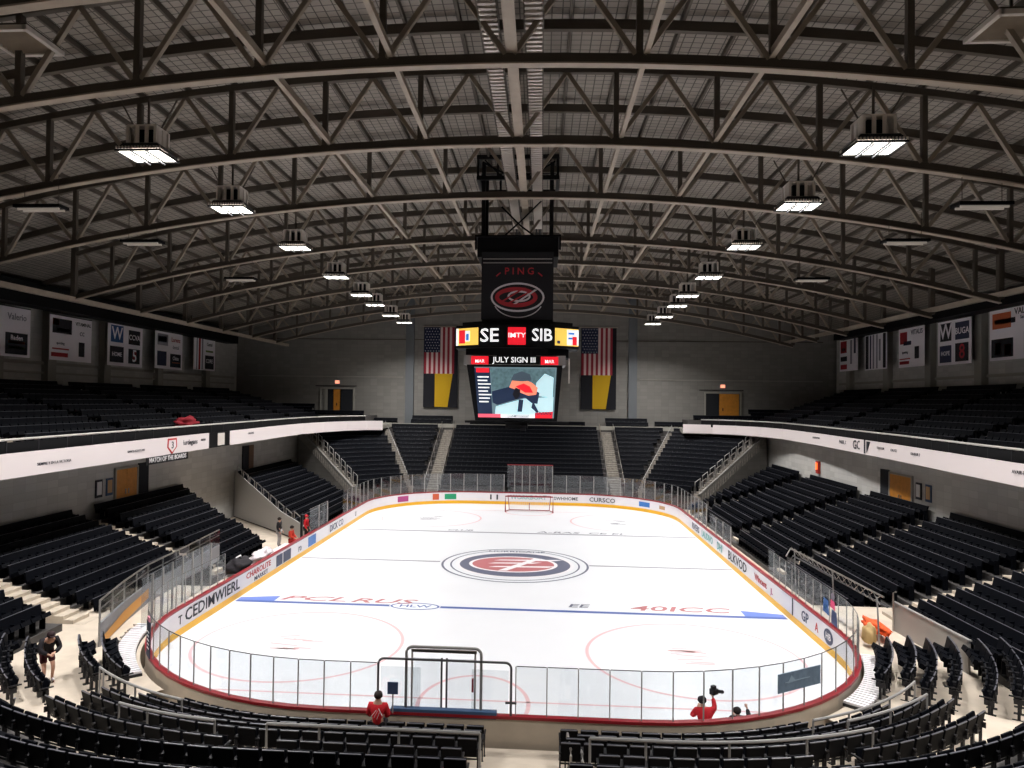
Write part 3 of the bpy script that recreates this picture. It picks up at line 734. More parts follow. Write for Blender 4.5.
for i in range(NF):
    f = (i+.55)/NF; z = fz(i/NF)
    cx0, cx1 = -8.3+.0*i, 8.1
    seats_on([(-7.9, fy(f)), (7.7, fy(f))], z, f'{ordn(i+1)} row of the far centre block')
    for s in (-1, 1):
        h = hinge(f, s); P = [(s*9.7, fy(f)), (s*(abs(h[0])-.3), fy(f)-.25)]
        if s < 0: P = flip(P)
        seats_on(P, z, f"{ordn(i+1)} row of the far block {'left' if s < 0 else 'right'} of centre")
        a = Vector(side_edge(f, s)); c_ = Vector(h); mid = Vector((lerp(a.x, c_.x, .55), c_.y-.3)); P = []
        for k in range(13):
            u = .08+.88*k/12*.98; q = (1-u)*(1-u)*a + 2*u*(1-u)*mid + u*u*c_; P.append((q.x, q.y))
        if s > 0: P = flip(P)
        seats_on(P, z, f"{ordn(i+1)} row of the far {'left' if s < 0 else 'right'} corner block")
# far stairs
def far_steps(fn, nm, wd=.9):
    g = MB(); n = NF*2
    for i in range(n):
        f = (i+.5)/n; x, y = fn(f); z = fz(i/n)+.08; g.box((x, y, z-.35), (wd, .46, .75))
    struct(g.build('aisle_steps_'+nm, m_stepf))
for s, nm in ((-1, 'left'), (1, 'right')):
    far_steps(lambda f, s=s: (s*8.75, fy(f)), 'far_'+nm, 1.1)
    far_steps(lambda f, s=s: (hinge(f, s)[0], hinge(f, s)[1]), 'far_outer_'+nm, .6)
    far_steps(lambda f, s=s: (side_edge(f, s)[0]-s*.3, side_edge(f, s)[1]), 'far_corner_'+nm, .8)
    # handrails beside the stairs
    for dx, w_ in ((-.75, 'inner'), (.75, 'outer')):
        x = s*8.75+dx
        handrail([(x, fy(f), fz(f)+.95) for f in np.linspace(.02, .98, 13)], f'{w_} pale handrail of the {nm} centre stair in the far stand', mm=m_chrome)
    handrail([(hinge(f, s)[0]+.2*s, hinge(f, s)[1], fz(f)+.95) for f in np.linspace(.02, .98, 13)], f'handrail on the {nm} slanting stair of the far stand', mm=m_pipe)
    # boundary wall between side stand and far stand, with its rail
    g = MB(); P = [side_edge(f, s) for f in np.linspace(0, 1, 15)]; V = [(p[0], p[1], -.2) for p in P]+[(p[0], p[1], fz(f)+.35) for p, f in zip(P, np.linspace(0, 1, 15))]
    V += [(p[0]+s*.15, p[1]-.1, z) for (p, z) in [((v[0], v[1]), v[2]) for v in V]]
    F = [(j, j+1, 15+j+1, 15+j) for j in range(14)] + [(30+j, 30+j+1, 45+j+1, 45+j) for j in range(14)] + [(15+j, 16+j, 46+j, 45+j) for j in range(14)]
    g.add(V, F); struct(g.build('wall_stand_'+nm, m_block))
    t = thing('stair_railing', f'looped pipe railing stepping down the wall at the far {nm} corner', 'rail', (0, 0, 0), 0, 'looped stair railings')
    for k in range(9):
        f = .04+.105*k; p = side_edge(f, s); q = side_edge(f+.07, s); z0 = fz(f)+.35; g = MB()
        g.tube([(p[0], p[1], z0), (p[0], p[1], z0+.75), (p[0]*.95+q[0]*.05, p[1]+.05, z0+.85), (q[0], q[1], z0+1.15), (q[0], q[1], z0+.4)], .045); g.build('rail_loop', m_chrome, t)
        g = MB(); g.tube([(p[0]-s*.5, p[1]+.2, z0-.3), (p[0]-s*.5, p[1]+.2, z0+.8), (q[0]-s*.5, q[1]+.2, z0+1.1), (q[0]-s*.5, q[1]+.2, z0)], .045); g.build('rail_loop', m_pipe, t)
# far parapet and concourse behind the far stand
g = MB(); g.box((0, 81.85, 3.2), (47, 2.4, 6.6)); struct(g.build('far_concourse_floor', m_conc_dk))
g = MB(); g.box((-.4, 80.75, 6.65), (33.5, .16, .55)); struct(g.build('wall_parapet', m_panelwall))
for s, nm in ((-1, 'left'), (1, 'right')):
    # raised corner concourse at door level
    g = MB(); g.box((s*26.0, 81.2, 7.3), (17, 3.4, .9)); struct(g.build('corner_concourse_'+nm, m_conc_dk))
# small blocks of seats on the far concourse
for a, c_, z, y in ((-13.2, -8.2, 6.5, 81.2), (-13.2, -8.2, 6.9, 82.1), (-6.5, 6.5, 6.45, 81.6), (8.8, 13.6, 6.5, 81.2), (8.8, 13.6, 6.9, 82.1), (14.2, 17.6, 6.6, 81.3), (-17.9, -14.4, 6.6, 81.3)):
    seats_on([(a, y), (c_, y)], z, 'small block on the far concourse')
for s in (-1, 1):
    for (a, c_, z, y) in ((24.6, 33, 8.1, 82.0), (24.6, 33, 7.75, 81.1), (18.2, 33.5, 7.4, 80.2)):
        P = [(s*a, y), (s*c_, y)]
        if s < 0: P = flip(P)
        seats_on(P, z, 'corner block below the far doors')

# --- balconies
BY0 = 8
def fascia_path(s):
    if s < 0: base = [(-18.6, BY0), (-19.3, 32), (-19.8, 46), (-20.3, 60.5), (-20.3, 65), (-19.7, 69.5), (-18.5, 73.3), (-16.9, 75.6), (-15.4, 76.4)]
    else: base = [(19.0, BY0), (20.4, 30), (21.8, 43), (22.8, 56), (23.2, 66), (22.6, 70.5), (21.1, 73.6), (19.2, 75.6), (16.4, 76.6)]
    return base
for s, nm in ((-1, 'left'), (1, 'right')):
    P = [Vector(p) for p in fascia_path(s)]
    # balcony slab
    g = MB(); k = len(P); back = [(s*XB, p.y) for p in P[:-1]] + [(s*XB, YF)]
    P2 = [(p.x, p.y) for p in P]; P2b = P2 + [(P2[-1][0], YF)]; bk = [(s*XB, p[1]) for p in P2] + [(s*XB, YF)]
    k = len(P2b); V = [(p[0]+s*.12, p[1], 6.42) for p in P2b]+[(p[0], p[1], 6.42) for p in bk]+[(p[0]+s*.12, p[1], 6.85) for p in P2b]+[(p[0], p[1], 6.85) for p in bk]
    F = []
    for j in range(k-1): F += [(j, j+1, k+j+1, k+j), (2*k+j, 2*k+j+1, 3*k+j+1, 3*k+j), (j, j+1, 2*k+j+1, 2*k+j)]
    F += [(0, k, 3*k, 2*k), (k-1, 2*k-1, 4*k-1, 3*k-1)]
    g.add(V, F); struct(g.build('balcony_floor_'+nm, m_panelwall))
    f = thing('balcony_fascia', f'long white printed band along the front of the {nm} balcony', 'fascia', (0, 0, 0), 0, 'white balcony bands')
    zb, zt = (6.3, 7.28) if s < 0 else (6.5, 7.4)
    if s < 0:
        cutA = [p for p in P2 if p[1] < 45.2] + [(-19.78, 45.2)]; cutB = [(-19.85, 48.3)] + [p for p in P2 if p[1] > 48.3]
        cutA = [(-18.6, BY0), (-19.3, 32), (-19.75, 45.0)]
        runs = [cutA, cutB]
    else: runs = [P2]
    for r_ in runs:
        g = MB(); g.sweep(r_, [(-.05, zb), (.05, zb), (.05, zt), (-.05, zt)]); g.build('printed_band', m_fascia, f)
    if s < 0:
        g = MB(); g.sweep([(-19.75, 45.0), (-19.85, 48.3)], [(-.06, zb), (.04, zb), (.04, zt), (-.06, zt)]); g.build('dark_gap_panel', m_blackm, f)
        g = MB(); g.box((-19.72, 46.8, 6.8), (.03, 1.0, .8)); g.build('speaker_grille', m_housing, f)
    # lettering on the fascia, reading towards the ice
    q = (0, 1, 0) if s < 0 else (0, -1, 0)
    def fx(y):
        for a, c_ in zip(P2[:-1], P2[1:]):
            if a[1] <= y <= c_[1]: return lerp(a[0], c_[0], (y-a[1])/(c_[1]-a[1])) - s*.075
        return P2[-1][0]
    def ft(body, y, z, size, m, sx=1, dx=.01): text('band_lettering', body, size, (fx(y)-s*dx, y, z), m, f, (q, (0, 0, 1)), sx)
    if s < 0:
        ft('SIEMPRE Y EN LA VICTORIA', 29.5, 6.72, .16, m_text_dk, 1.1); ft('BANCO SCOTT INN', 36.1, 6.75, .16, m_text_dk, 1.1)
        ft('Hurdegans', 42.2, 6.85, .42, m_text_dk, 1.1); ft('ARENA', 44.1, 6.9, .2, m_text_dk); ft('NORSTEAD', 52.2, 6.95, .2, m_text_dk, 1.2)
        ft('MATCH OF THE BOARDS', 39.6, 6.1, .36, m_text_lt, 1.0)
        g = MB(); g.box((fx(39.6)-.02, 39.6, 6.1), (.03, 4.6, .42)); g.build('hanging_letter_strip', m_blackm, f)
        g = MB(); g.prism([(39.5, 7.2), (40.5, 7.2), (40.55, 6.7), (40.0, 6.3), (39.45, 6.7)], 'X', fx(40)-.01, fx(40)+.01); g.build('shield_logo', m_text_red, f)
        g = MB(); g.prism([(39.62, 7.1), (40.38, 7.1), (40.42, 6.72), (40.0, 6.42), (39.58, 6.72)], 'X', fx(40)+.005, fx(40)+.025); g.build('shield_field', m_fascia, f)
        ft('3', 40.0, 6.8, .55, m_text_dk, 1, .04)
    else:
        ft('FASCINATION', 57.2, 7.05, .2, m_text_dk, 1.1); ft('PARK, CI', 51.2, 7.05, .34, m_text_dk, 1.0)
        ft('GC', 48.6, 7.0, .8, m_text_dk, 1.0); g = MB(); g.box((fx(47.2)-.0, 47.2, 7.0), (.02, .18, .85)); g.build('logo_bar', m_text_dk, f)
        g = MB(); g.prism([(46.3, 7.35), (46.8, 7.35), (46.8, 6.65)], 'X', fx(46.5)-.01, fx(46.5)+.01); g.build('logo_wedge', m_text_dk, f)
        ft('TELECOM', 44.6, 7.05, .2, m_text_dk, 1.1); ft('CRUCES', 42.6, 7.05, .2, m_text_dk, 1.1); ft('KINBUR ESSE', 39.4, 7.05, .2, m_text_dk, 1.1); ft('AVAIR-BAR', 29.5, 7.05, .2, m_text_dk, 1.1)
    # rail over the band
    P3 = resample([(p[0]+s*.25, p[1]) for p in P2], 1.9)
    rt_ = thing('balcony_rail', f'dark guard rail with a pale top bar on the {nm} balcony', 'rail', (0, 0, 0), 0, 'balcony guard rails')
    g = MB(); g.tube([(p.x, p.y, zt+.52) for p in P3], .055); g.build('top_rail', mat('pale_rail_paint', (190, 186, 180), .5), rt_)
    for p in P3: g = MB(); g.box((p.x, p.y, zt+.1), (.05, .05, .9)); g.build('post', m_frame, rt_)
    g = MB(); g.sweep([(p.x, p.y) for p in P3], [(-.01, zt-.25), (.01, zt-.25), (.01, zt+.42), (-.01, zt+.42)]); g.build('infill_panel', m_black, rt_)
    # balcony tiers
    NB = 10; x0b, x1b = (21.4, 33.6) if s < 0 else (23.6, 33.8)
    zb0, zr = (6.9, .31) if s < 0 else (7.05, .36)
    run = (x1b-x0b)/NB; ye = lambda x: 78.4
    sh = lambda i: [(s*(x0b+run*i), BY0), (s*(x0b+run*i), 62 if i < 2 else 66 + i*1.25), (s*(x0b+run*i), 78.6 - (0 if i > 1 else 7))]
    lines = [[(s*(x0b+run*i), BY0), (s*(x0b+run*i), 60), (s*(x0b+run*i), 72 if i < 1 else 78.6)] for i in range(NB+1)]
    terrace('balcony_tiers_'+nm, lines, [zb0+zr*i for i in range(NB)], 6.8, m_conc_dk)
    ais = (31.0, 40.5, 50.0, 59.5, 69.0)
    for i in range(NB):
        x = x0b+run*(i+.5); e = 71.5 if i < 1 else 78.2; ylist = [14]+list(ais)+[e+.6]
        for bi, (a, c_) in enumerate(zip(ylist[:-1], ylist[1:])):
            if c_-a < 2: continue
            Pp = [(s*x, a+.6), (s*x, c_-.6)]
            if s > 0: Pp = flip(Pp)
            seats_on(Pp, zb0+zr*i, f'{ordn(i+1)} row of the {nm} balcony', .55)
    for ai, ay in enumerate(ais):
        g = MB()
        for i in range(NB*2):
            g.box((s*(x0b+run*(i+.5)/2), ay, zb0+zr*i/2+.1), (run/2, 1.1, .3))
        struct(g.build(f'aisle_steps_balcony_{nm}', m_step))

# ================================================================== SCOREBOARD AND BANNERS
m_led_bg = mat('led_black', (8, 8, 10), .3)
def em(name, rgb, e=1.0): return mat(name, rgb, .4, emit=e)
e_white = em('led_white', (245, 245, 245), .9); e_red = em('led_red', (225, 30, 45), .9); e_yel = em('led_yellow', (240, 200, 90), .9)
e_cyan = em('led_ice', (190, 225, 232), .75); e_blue = em('led_blue', (60, 120, 200), .8); e_navy = em('led_navy', (30, 44, 70), .7); e_skin = em('led_orange', (235, 140, 110), .8); e_grey = em('led_grey', (104, 128, 136), .7)
SB = thing('scoreboard', 'hanging black centre scoreboard with LED ring, video screen and banner', 'scoreboard', (.27, 39.0, 0))
FXZ = ((1, 0, 0), (0, 0, 1))
b = MB()
for x in (-1.85, 1.75):
    for y in (-1.1, 1.1): b.box((x, y, 20.0), (.2, .2, 4.4))
b.build('hoist_column', m_blackm, SB)
b = MB()
for z in (22.45, 21.35): 
    b.box((-.05, -1.3, z), (4.3, .16, .22)); b.box((-.05, 1.3, z), (4.3, .16, .22)); b.box((-2.15, 0, z), (.16, 2.6, .22)); b.box((2.05, 0, z), (.16, 2.6, .22))
for x in (-2.15, -1.1, 1.0, 2.05): b.box((x, -1.3, 21.9), (.12, .12, 1.1)); b.box((x, 1.3, 21.9), (.12, .12, 1.1))
b.bar((-1.8, -1.3, 22.3), (-.9, -1.3, 21.4), .08); b.bar((1.7, -1.3, 22.3), (.8, -1.3, 21.4), .08)
b.build('top_frame', m_blackm, SB)
b = MB()
pts = [(-1.9+.1*i*3.8/3.8*1.0, -1.32, 22.2 - .75*math.sin(PI*i/38)) for i in range(39)]
b.tube(pts, .05); b.tube([(-.9, -1, 18.2), (.2, -1, 19.2), (1.2, -1, 20.2)], .045); b.tube([(-.9, -1, 19.9), (.1, -1, 18.9), (1.3, -1, 18.0)], .05); b.build('cable_loop', m_black, SB)
b = MB(); b.box((0, 0, 17.65), (4.25, 3.0, 1.05)); b.box((0, 0, 18.22), (4.5, 3.2, .1)); b.box((-2.2, -1.5, 17.9), (.1, .1, .8)); b.box((2.2, -1.5, 17.9), (.1, .1, .8)); b.build('hoist_box', m_black, SB, bevel=.02)
b = MB(); b.box((0, 0, 15.6), (3.75, 3.2, 3.55)); bn = b.build('hanging_banner', mat('black_banner_cloth', (20, 18, 24), .8), SB)
def ell(name, m, cx, cz, rx, rz_, wd, y, parent, a0=0, a1=2*PI, n=40):
    g = MB(); vs = []
    for i in range(n+1):
        a = a0+(a1-a0)*i/n; vs += [(cx+(rx-wd/2)*math.cos(a), y, cz+(rz_-wd/2)*math.sin(a)), (cx+(rx+wd/2)*math.cos(a), y, cz+(rz_+wd/2)*math.sin(a))]
    g.add(vs, [(2*i, 2*i+1, 2*i+3, 2*i+2) for i in range(n)]); return g.build(name, m, parent)
m_bw = mat('banner_white_ink', (214, 210, 214), .7); m_br = mat('banner_red_ink', (176, 40, 50), .7)
y = -1.612
ell('logo_ring', m_bw, .02, 15.0, 1.35, .72, .1, y, SB); ell('logo_swirl', m_br, -.05, 15.0, 1.0, .42, .22, y-.003, SB); ell('logo_swirl', m_bw, .1, 15.05, .55, .25, .1, y-.006, SB)
for k, (x0, z0, x1, z1) in enumerate(((-.9, 14.75, .3, 15.5), (-.2, 14.65, .9, 15.4), (-.5, 14.7, .6, 15.3))):
    g = MB(); d = .07; g.add([(x0, y-.009, z0), (x0+.16, y-.009, z0), (x1+.16, y-.009, z1), (x1, y-.009, z1)], [(0, 1, 2, 3)]); g.build('logo_slash', m_br if k != 1 else m_bw, SB)
ell('logo_underline', m_bw, .05, 14.9, 1.3, .95, .05, y, SB, PI+.4, 2*PI-.4)
text('banner_lettering', 'P I N G', .5, (.27+.1, 39+y-.004, 16.35), m_br, SB, FXZ, 1.0)
ell('arc_mark', m_br, .1, 15.6, 1.4, .95, .06, y, SB, .35*PI/2, .8); ell('arc_mark', m_br, .1, 15.6, 1.4, .95, .06, y, SB, PI-.8, PI-.35*PI/2)
for z in (17.0, 16.8):
    g = MB(); g.box((0, y, z), (3.6, .02, .05)); g.build('seam_line', m_pipe, SB)
# ring
ringp = [(-3.25, -.9), (-1.95, -1.75), (-1.0, -1.95), (1.0, -1.95), (1.95, -1.75), (3.25, -.9), (3.25, .9), (1.95, 1.75), (-1.95, 1.75), (-3.25, .9)]
b = MB(); b.prism([(x, y) for x, y in ringp], 'Z', 12.35, 13.55); b.prism([(x*.9, y*.9) for x, y in ringp], 'Z', 13.5, 13.75); b.build('ring_housing', m_black, SB)
b = MB(); b.prism([(x*.84, y*.84) for x, y in ringp], 'Z', 11.9, 12.4); b.build('ring_underside', m_black, SB)
def ring_panel(i0, f0, f1, m, z0=12.5, z1=13.4, push=.02, name='led_panel'):
    a, c_ = Vector(ringp[i0]), Vector(ringp[i0+1]); p, q = a.lerp(c_, f0), a.lerp(c_, f1); n_ = Vector(((c_-a).y, -(c_-a).x)).normalized()*push
    g = MB(); g.add([(p.x+n_.x, p.y+n_.y, z0), (q.x+n_.x, q.y+n_.y, z0), (q.x+n_.x, q.y+n_.y, z1), (p.x+n_.x, p.y+n_.y, z1)], [(0, 1, 2, 3)]); return g.build(name, m, SB)
ring_panel(0, .02, .98, e_yel); ring_panel(0, .02, .12, e_white, push=.03); ring_panel(0, .15, .42, e_red, 12.6, 13.3, .035); ring_panel(0, .42, .62, e_white, 12.7, 13.25, .04); ring_panel(0, .46, .58, e_blue, 12.75, 13.1, .045)
ring_panel(4, .02, .98, e_yel); ring_panel(4, .5, .98, e_white, 12.55, 13.35, .03); ring_panel(4, .55, .8, e_blue, 12.85, 12.95, .04); ring_panel(4, .55, .8, e_blue, 13.1, 13.2, .04); ring_panel(4, .72, .9, e_red, 12.55, 13.0, .045); ring_panel(4, .1, .22, e_navy, 12.6, 12.75, .04)
ring_panel(2, .28, .74, e_red); text('led_lettering', 'IMTY', .34, (.27+.02, 39-1.985, 12.98), e_white, SB, FXZ, 1.2)
text('led_lettering', 'SE', .98, (.27-1.4, 39-1.93, 12.95), e_white, SB, ((.95, -.2, 0), (0, 0, 1)), 1.1)
text('led_lettering', 'SIB', .9, (.27+1.32, 39-1.95, 12.98), e_white, SB, ((.97, .17, 0), (0, 0, 1)), .95)
# collar and video cabinet
b = MB(); b.box((-.1, 0, 11.72), (5.3, 3.2, .5)); b.build('collar', m_pipe, SB); b = MB(); b.box((-.1, -1.62, 11.72), (4.3, .03, .44)); b.build('collar_display', m_led_bg, SB)
for x in (-1.9, 1.72): g = MB(); g.box((x, -1.65, 11.7), (.9, .02, .42)); g.build('led_panel', e_red, SB); text('led_lettering', 'MAR', .24, (.27+x, 39-1.67, 11.65), e_white, SB, FXZ)
text('led_lettering', 'JULY SIGN III', .4, (.27-.1, 39-1.665, 11.72), e_white, SB, FXZ, 1.0)
b = MB(); zt, zb = 11.5, 8.55
def fr(x, y): return x, y
V = [(-2.6, -1.55, zt), (2.4, -1.55, zt), (2.4, 1.55, zt), (-2.6, 1.55, zt), (-2.15, -1.15, zb), (2.15, -1.15, zb), (2.15, 1.15, zb), (-2.15, 1.15, zb)]
b.add(V, [(0, 1, 2, 3), (4, 7, 6, 5), (0, 4, 5, 1), (1, 5, 6, 2), (2, 6, 7, 3), (3, 7, 4, 0)]); b.build('screen_cabinet', m_black, SB)
def sp(u, v, e=.02):
    """point on the tilted screen: u, v in 0..1"""
    z = lerp2(8.72, 11.36, v); xl = lerp2(-1.98, -2.2, v); xr = lerp2(1.98, 2.1, v); y = lerp2(-1.17, -1.53, v) - e
    return (lerp2(xl, xr, u), y, z)
def lerp2(a, c_, f): return a+(c_-a)*f
def scr(name, pts, m, e):
    g = MB(); g.add([sp(u, v, e) for u, v in pts], [tuple(range(len(pts)))]); return g.build(name, m, SB)
scr('video_screen', [(0, 0), (1, 0), (1, 1), (0, 1)], e_grey, .015)
scr('screen_picture', [(.2, .55), (.2, .97), (.98, .97), (.98, .5), (.8, .62)], mat('led_stone', (88, 116, 122), .5, emit=.6, noise=.5, nscale=6), .02)
scr('screen_picture', [(.22, .02), (.98, .02), (.98, .42), (.6, .38), (.24, .22)], e_cyan, .022); scr('screen_picture', [(.74, .45), (.97, .4), (.97, .8), (.86, .88), (.76, .7)], e_cyan, .022)
scr('screen_picture', [(.2, .3), (.26, .25), (.5, .36), (.62, .4), (.7, .3), (.78, .28), (.8, .5), (.6, .66), (.44, .62), (.2, .52)], e_navy, .025)
scr('screen_picture', [(.42, .6), (.46, .74), (.58, .78), (.7, .7), (.78, .6), (.76, .46), (.66, .44), (.56, .5), (.5, .56)], e_skin, .03)
scr('screen_picture', [(.5, .62), (.6, .68), (.68, .62), (.72, .5), (.62, .5)], e_red, .034)
scr('screen_picture', [(.44, .74), (.48, .86), (.58, .92), (.68, .86), (.7, .74), (.58, .72)], em('led_helmet', (70, 84, 96), .6), .034)
scr('screen_picture', [(.46, .46), (.5, .36), (.55, .42), (.56, .56), (.5, .6)], em('led_black2', (20, 20, 30), .5), .036)
scr('screen_picture', [(.52, .12), (.58, .12), (.6, .36), (.54, .36)], e_navy, .03); scr('screen_picture', [(.7, .2), (.78, .1), (.8, .12), (.72, .34)], e_navy, .03)
scr('screen_sidebar', [(.0, .0), (.19, .0), (.19, .98), (.0, .98)], e_navy, .03); scr('screen_panel', [(.02, .89), (.18, .89), (.18, .98), (.02, .98)], e_red, .035)
for k in range(8): scr('screen_line', [(.03, .3+.07*k), (.15+.02*(k % 3), .3+.07*k), (.15+.02*(k % 3), .325+.07*k), (.03, .325+.07*k)], e_white, .036)
scr('screen_panel', [(0, 0), (.3, 0), (.3, .07), (0, .07)], em('led_pink', (225, 90, 110), .9), .04); scr('screen_panel', [(.3, 0), (.75, 0), (.75, .06), (.3, .06)], e_white, .04); scr('screen_panel', [(.75, .0), (.98, .0), (.98, .13), (.75, .1)], e_red, .04)
p = sp(.86, .09, .05); text('led_lettering', 'JUVIAN', .26, (p[0]+.27, p[1]+39, p[2]), e_navy, SB, FXZ, 1.0); p = sp(.53, .03, .05); text('led_lettering', 'CHAMPIONSHIP', .17, (p[0]+.27, p[1]+39, p[2]), e_navy, SB, FXZ, .95)
b = MB(); b.box((0, 0, 8.45), (5.6, .3, .12)); b.box((0, 0, 8.3), (1.2, .5, .35)); b.box((.35, -.3, 8.15), (.3, .3, .3)); b.build('under_bracket', m_blackm, SB)
b = MB(); b.box((2.75, -1.2, 11.2), (.06, .06, 1.3)); b.build('dangling_arm', m_housing, SB)

# flags on the far wall
def flag(xc, w_, label):
    t = thing('wall_flag', label, 'flag', (xc, YF-.2, 0), 0, 'flags on the far wall')
    zt_, zm, zb_ = 18.05, 12.65, 8.75
    g = MB(); g.box((0, -.03, (zt_+zb_)/2), (w_+.1, .03, zt_-zb_)); g.build('black_backing', mat('flag_black', (18, 18, 26), .9), t)
    sw = w_*.9/13
    for k in range(13):
        x = -w_/2+sw*(k+.5); top = zt_-.02 if k >= 7 else zt_-.02-(zt_-zm)*.54
        g = MB(); g.box((x, -.06-.015*(k % 2), (top+zm)/2), (sw, .02, top-zm)); g.build('stripe', mat('flag_red', (150, 36, 52), .9) if k % 2 == 0 else mat('flag_cream', (214, 190, 186), .9), t)
    cw = sw*7; g = MB(); g.box((-w_/2+cw/2, -.07, zt_-.02-(zt_-zm)*.27), (cw, .03, (zt_-zm)*.54)); g.build('canton', mat('flag_navy', (26, 34, 64), .9), t)
    g = MB()
    for r in range(9):
        for c_ in range(6 if r % 2 == 0 else 5):
            cx_ = -w_/2+cw*((c_+.5)/6 + (0 if r % 2 == 0 else .5/6)); cz_ = zt_-.02-(zt_-zm)*.54*(r+.5)/9; rr = .075; 
            g.add([(cx_+rr*(1 if q % 2 == 0 else .4)*math.sin(PI*q/5), -.095, cz_+rr*(1 if q % 2 == 0 else .4)*math.cos(PI*q/5)) for q in range(10)], [tuple(range(10))])
    st = g.build('stars', mat('flag_star', (225, 225, 230), .9), t); st['kind'] = 'stuff'
    g = MB(); g.add([(-w_*.17, -.08, zb_+.05), (w_*.22, -.08, zb_+.05), (w_*.36, -.08, zm), (-w_*.17, -.08, zm)], [(0, 1, 2, 3)]); g.build('yellow_panel', mat('flag_yellow', (196, 156, 18), .9), t)
    g = MB(); g.tube([(-w_/2-.2, -.05, zt_+.05), (w_/2+.2, -.05, zt_+.05)], .05); g.build('pole', m_steel, t)
flag(-10.1, 3.9, 'stars and stripes flag over a black and yellow one, left of the scoreboard'); flag(8.05, 3.9, 'stars and stripes flag over a black and yellow one, right of the scoreboard')

# double doors on the far wall
for x, nm, leafs in ((-22.3, 'left', ((-1.3, .35, m_panelwall), (-.75, .7, m_dark_opening), (.0, .9, m_orange_door), (1.1, 1.5, m_dark_opening))), (22.0, 'right', ((-1.1, 1.5, m_dark_opening), (.05, .9, m_orange_door), (1.15, 1.3, m_orange_door)))):
    t = thing('door_1' if nm == 'left' else 'door_2', f'double door standing open high on the far wall, {nm} side', 'door', (x, YF-.1, 7.75)); t['kind'] = 'structure'
    for lx, lw, lm in leafs: g = MB(); g.box((lx, 0, 1.5), (lw, .08, 2.9)); g.build('leaf', lm, t)
    g = MB(); g.box((-1.95, -.02, 1.5), (.14, .16, 3.1)); g.box((2.0, -.02, 1.5), (.14, .16, 3.1)); g.box((0, -.02, 3.08), (4.1, .16, .16)); g.build('frame', m_panelwall, t)
    g = MB(); g.box((.0, -.1, 1.2), (.1, .08, .3)); g.build('handle', m_blackm, t)
    t = thing('exit_sign', f'small lit sign above the open door on the {nm} of the far wall', 'sign', (x, YF-.06, 11.55), 0, 'lit signs over the doors')
    g = MB(); g.box((0, 0, 0), (.55, .12, .42)); g.build('case', m_housing, t); g = MB(); g.box((0, -.07, 0), (.48, .02, .34)); g.build('lit_face', mat('exit_glow', (255, 150, 120), .4, emit=1.6), t)
    g = MB(); g.tube([(-2.6, 0, -.45), (2.3, 0, -.45)], .05); g.build('door_track', m_blackm, t)
# doors in the walls under the balconies
for s, y0_, y1_, nm in ((-1, 41.0, 43.2, 'left'), (1, 45.8, 48.5, 'right')):
    xw = (XL if s < 0 else XR)-s*.06
    t = thing('door_3' if s < 0 else 'door_4', f'orange wooden double door under the {nm} balcony', 'door', (xw, (y0_+y1_)/2, 2.75)); t['kind'] = 'structure'; w_ = y1_-y0_
    for q in (-1, 1): g = MB(); g.box((0, q*w_/4, 1.22), (.08, w_/2-.03, 2.44)); lf = g.build('leaf', m_orange_door, t); h = MB(); h.box((-s*.07, q*.15, 1.1), (.05, .06, .3)); h.build('handle', m_chrome, lf)
    g = MB(); g.box((0, -w_/2-.06, 1.25), (.14, .12, 2.6)); g.box((0, w_/2+.06, 1.25), (.14, .12, 2.6)); g.box((0, 0, 2.52), (.14, w_+.2, .12)); g.build('frame', m_panelwall, t)
    g = MB(); yy = w_/2+.75; g.box((0, yy, 1.3), (.1, 1.1, 2.7)); g.build('dark_side_opening', m_dark_opening, t)
t = thing('door_5', 'narrow open doorway with brown edge in the far part of the left lower wall', 'door', (XL+.06, 60.0, 3.4)); t['kind'] = 'structure'
g = MB(); g.box((0, -.3, 1), (.1, 1.2, 2.2)); g.build('dark_side_opening', m_dark_opening, t); g = MB(); g.box((.02, .8, 1), (.1, 1.0, 2.2)); g.build('leaf', mat('brown_door', (110, 78, 54), .6), t)
for s, ys, zz in ((-1, (39.4, 40.4), 4.3), (1, (45.0, 43.9), 4.5)):
    for k, y in enumerate(ys):
        t = thing('wall_notice', f"framed notice on the {'left' if s < 0 else 'right'} lower wall, {'nearer' if (y > ys[1-k]) == (s > 0) else 'farther'} one from the orange door" if False else f"small framed notice {'close to' if k == (1 if s < 0 else 0) else 'farther from'} the orange door on the {'left' if s < 0 else 'right'} lower wall", 'notice', ((XL if s < 0 else XR)-s*.05, y, zz), 0, 'framed wall notices')
        g = MB(); g.box((0, 0, 0), (.06, .62, 1.0)); g.build('frame', m_text_dk if k == 0 else m_blue, t); g = MB(); g.box((-s*.04, 0, .02), (.02, .42, .74)); g.build('sheet', m_text_lt if k == 0 else mat('tan_sheet', (196, 156, 110), .6), t)
t = thing('beacon_light', 'small orange lit beacon on the right lower wall near the far corner', 'beacon', (XR-.12, 60.6, 4.5))
g = MB(); g.box((0, 0, 0), (.2, .5, 1.0)); g.build('case', mat('beacon_red', (170, 40, 30), .5), t); g = MB(); g.box((-.12, 0, .1), (.06, .3, .55)); g.build('glowing_face', mat('beacon_glow', (255, 110, 50), .4, emit=1.6), t)

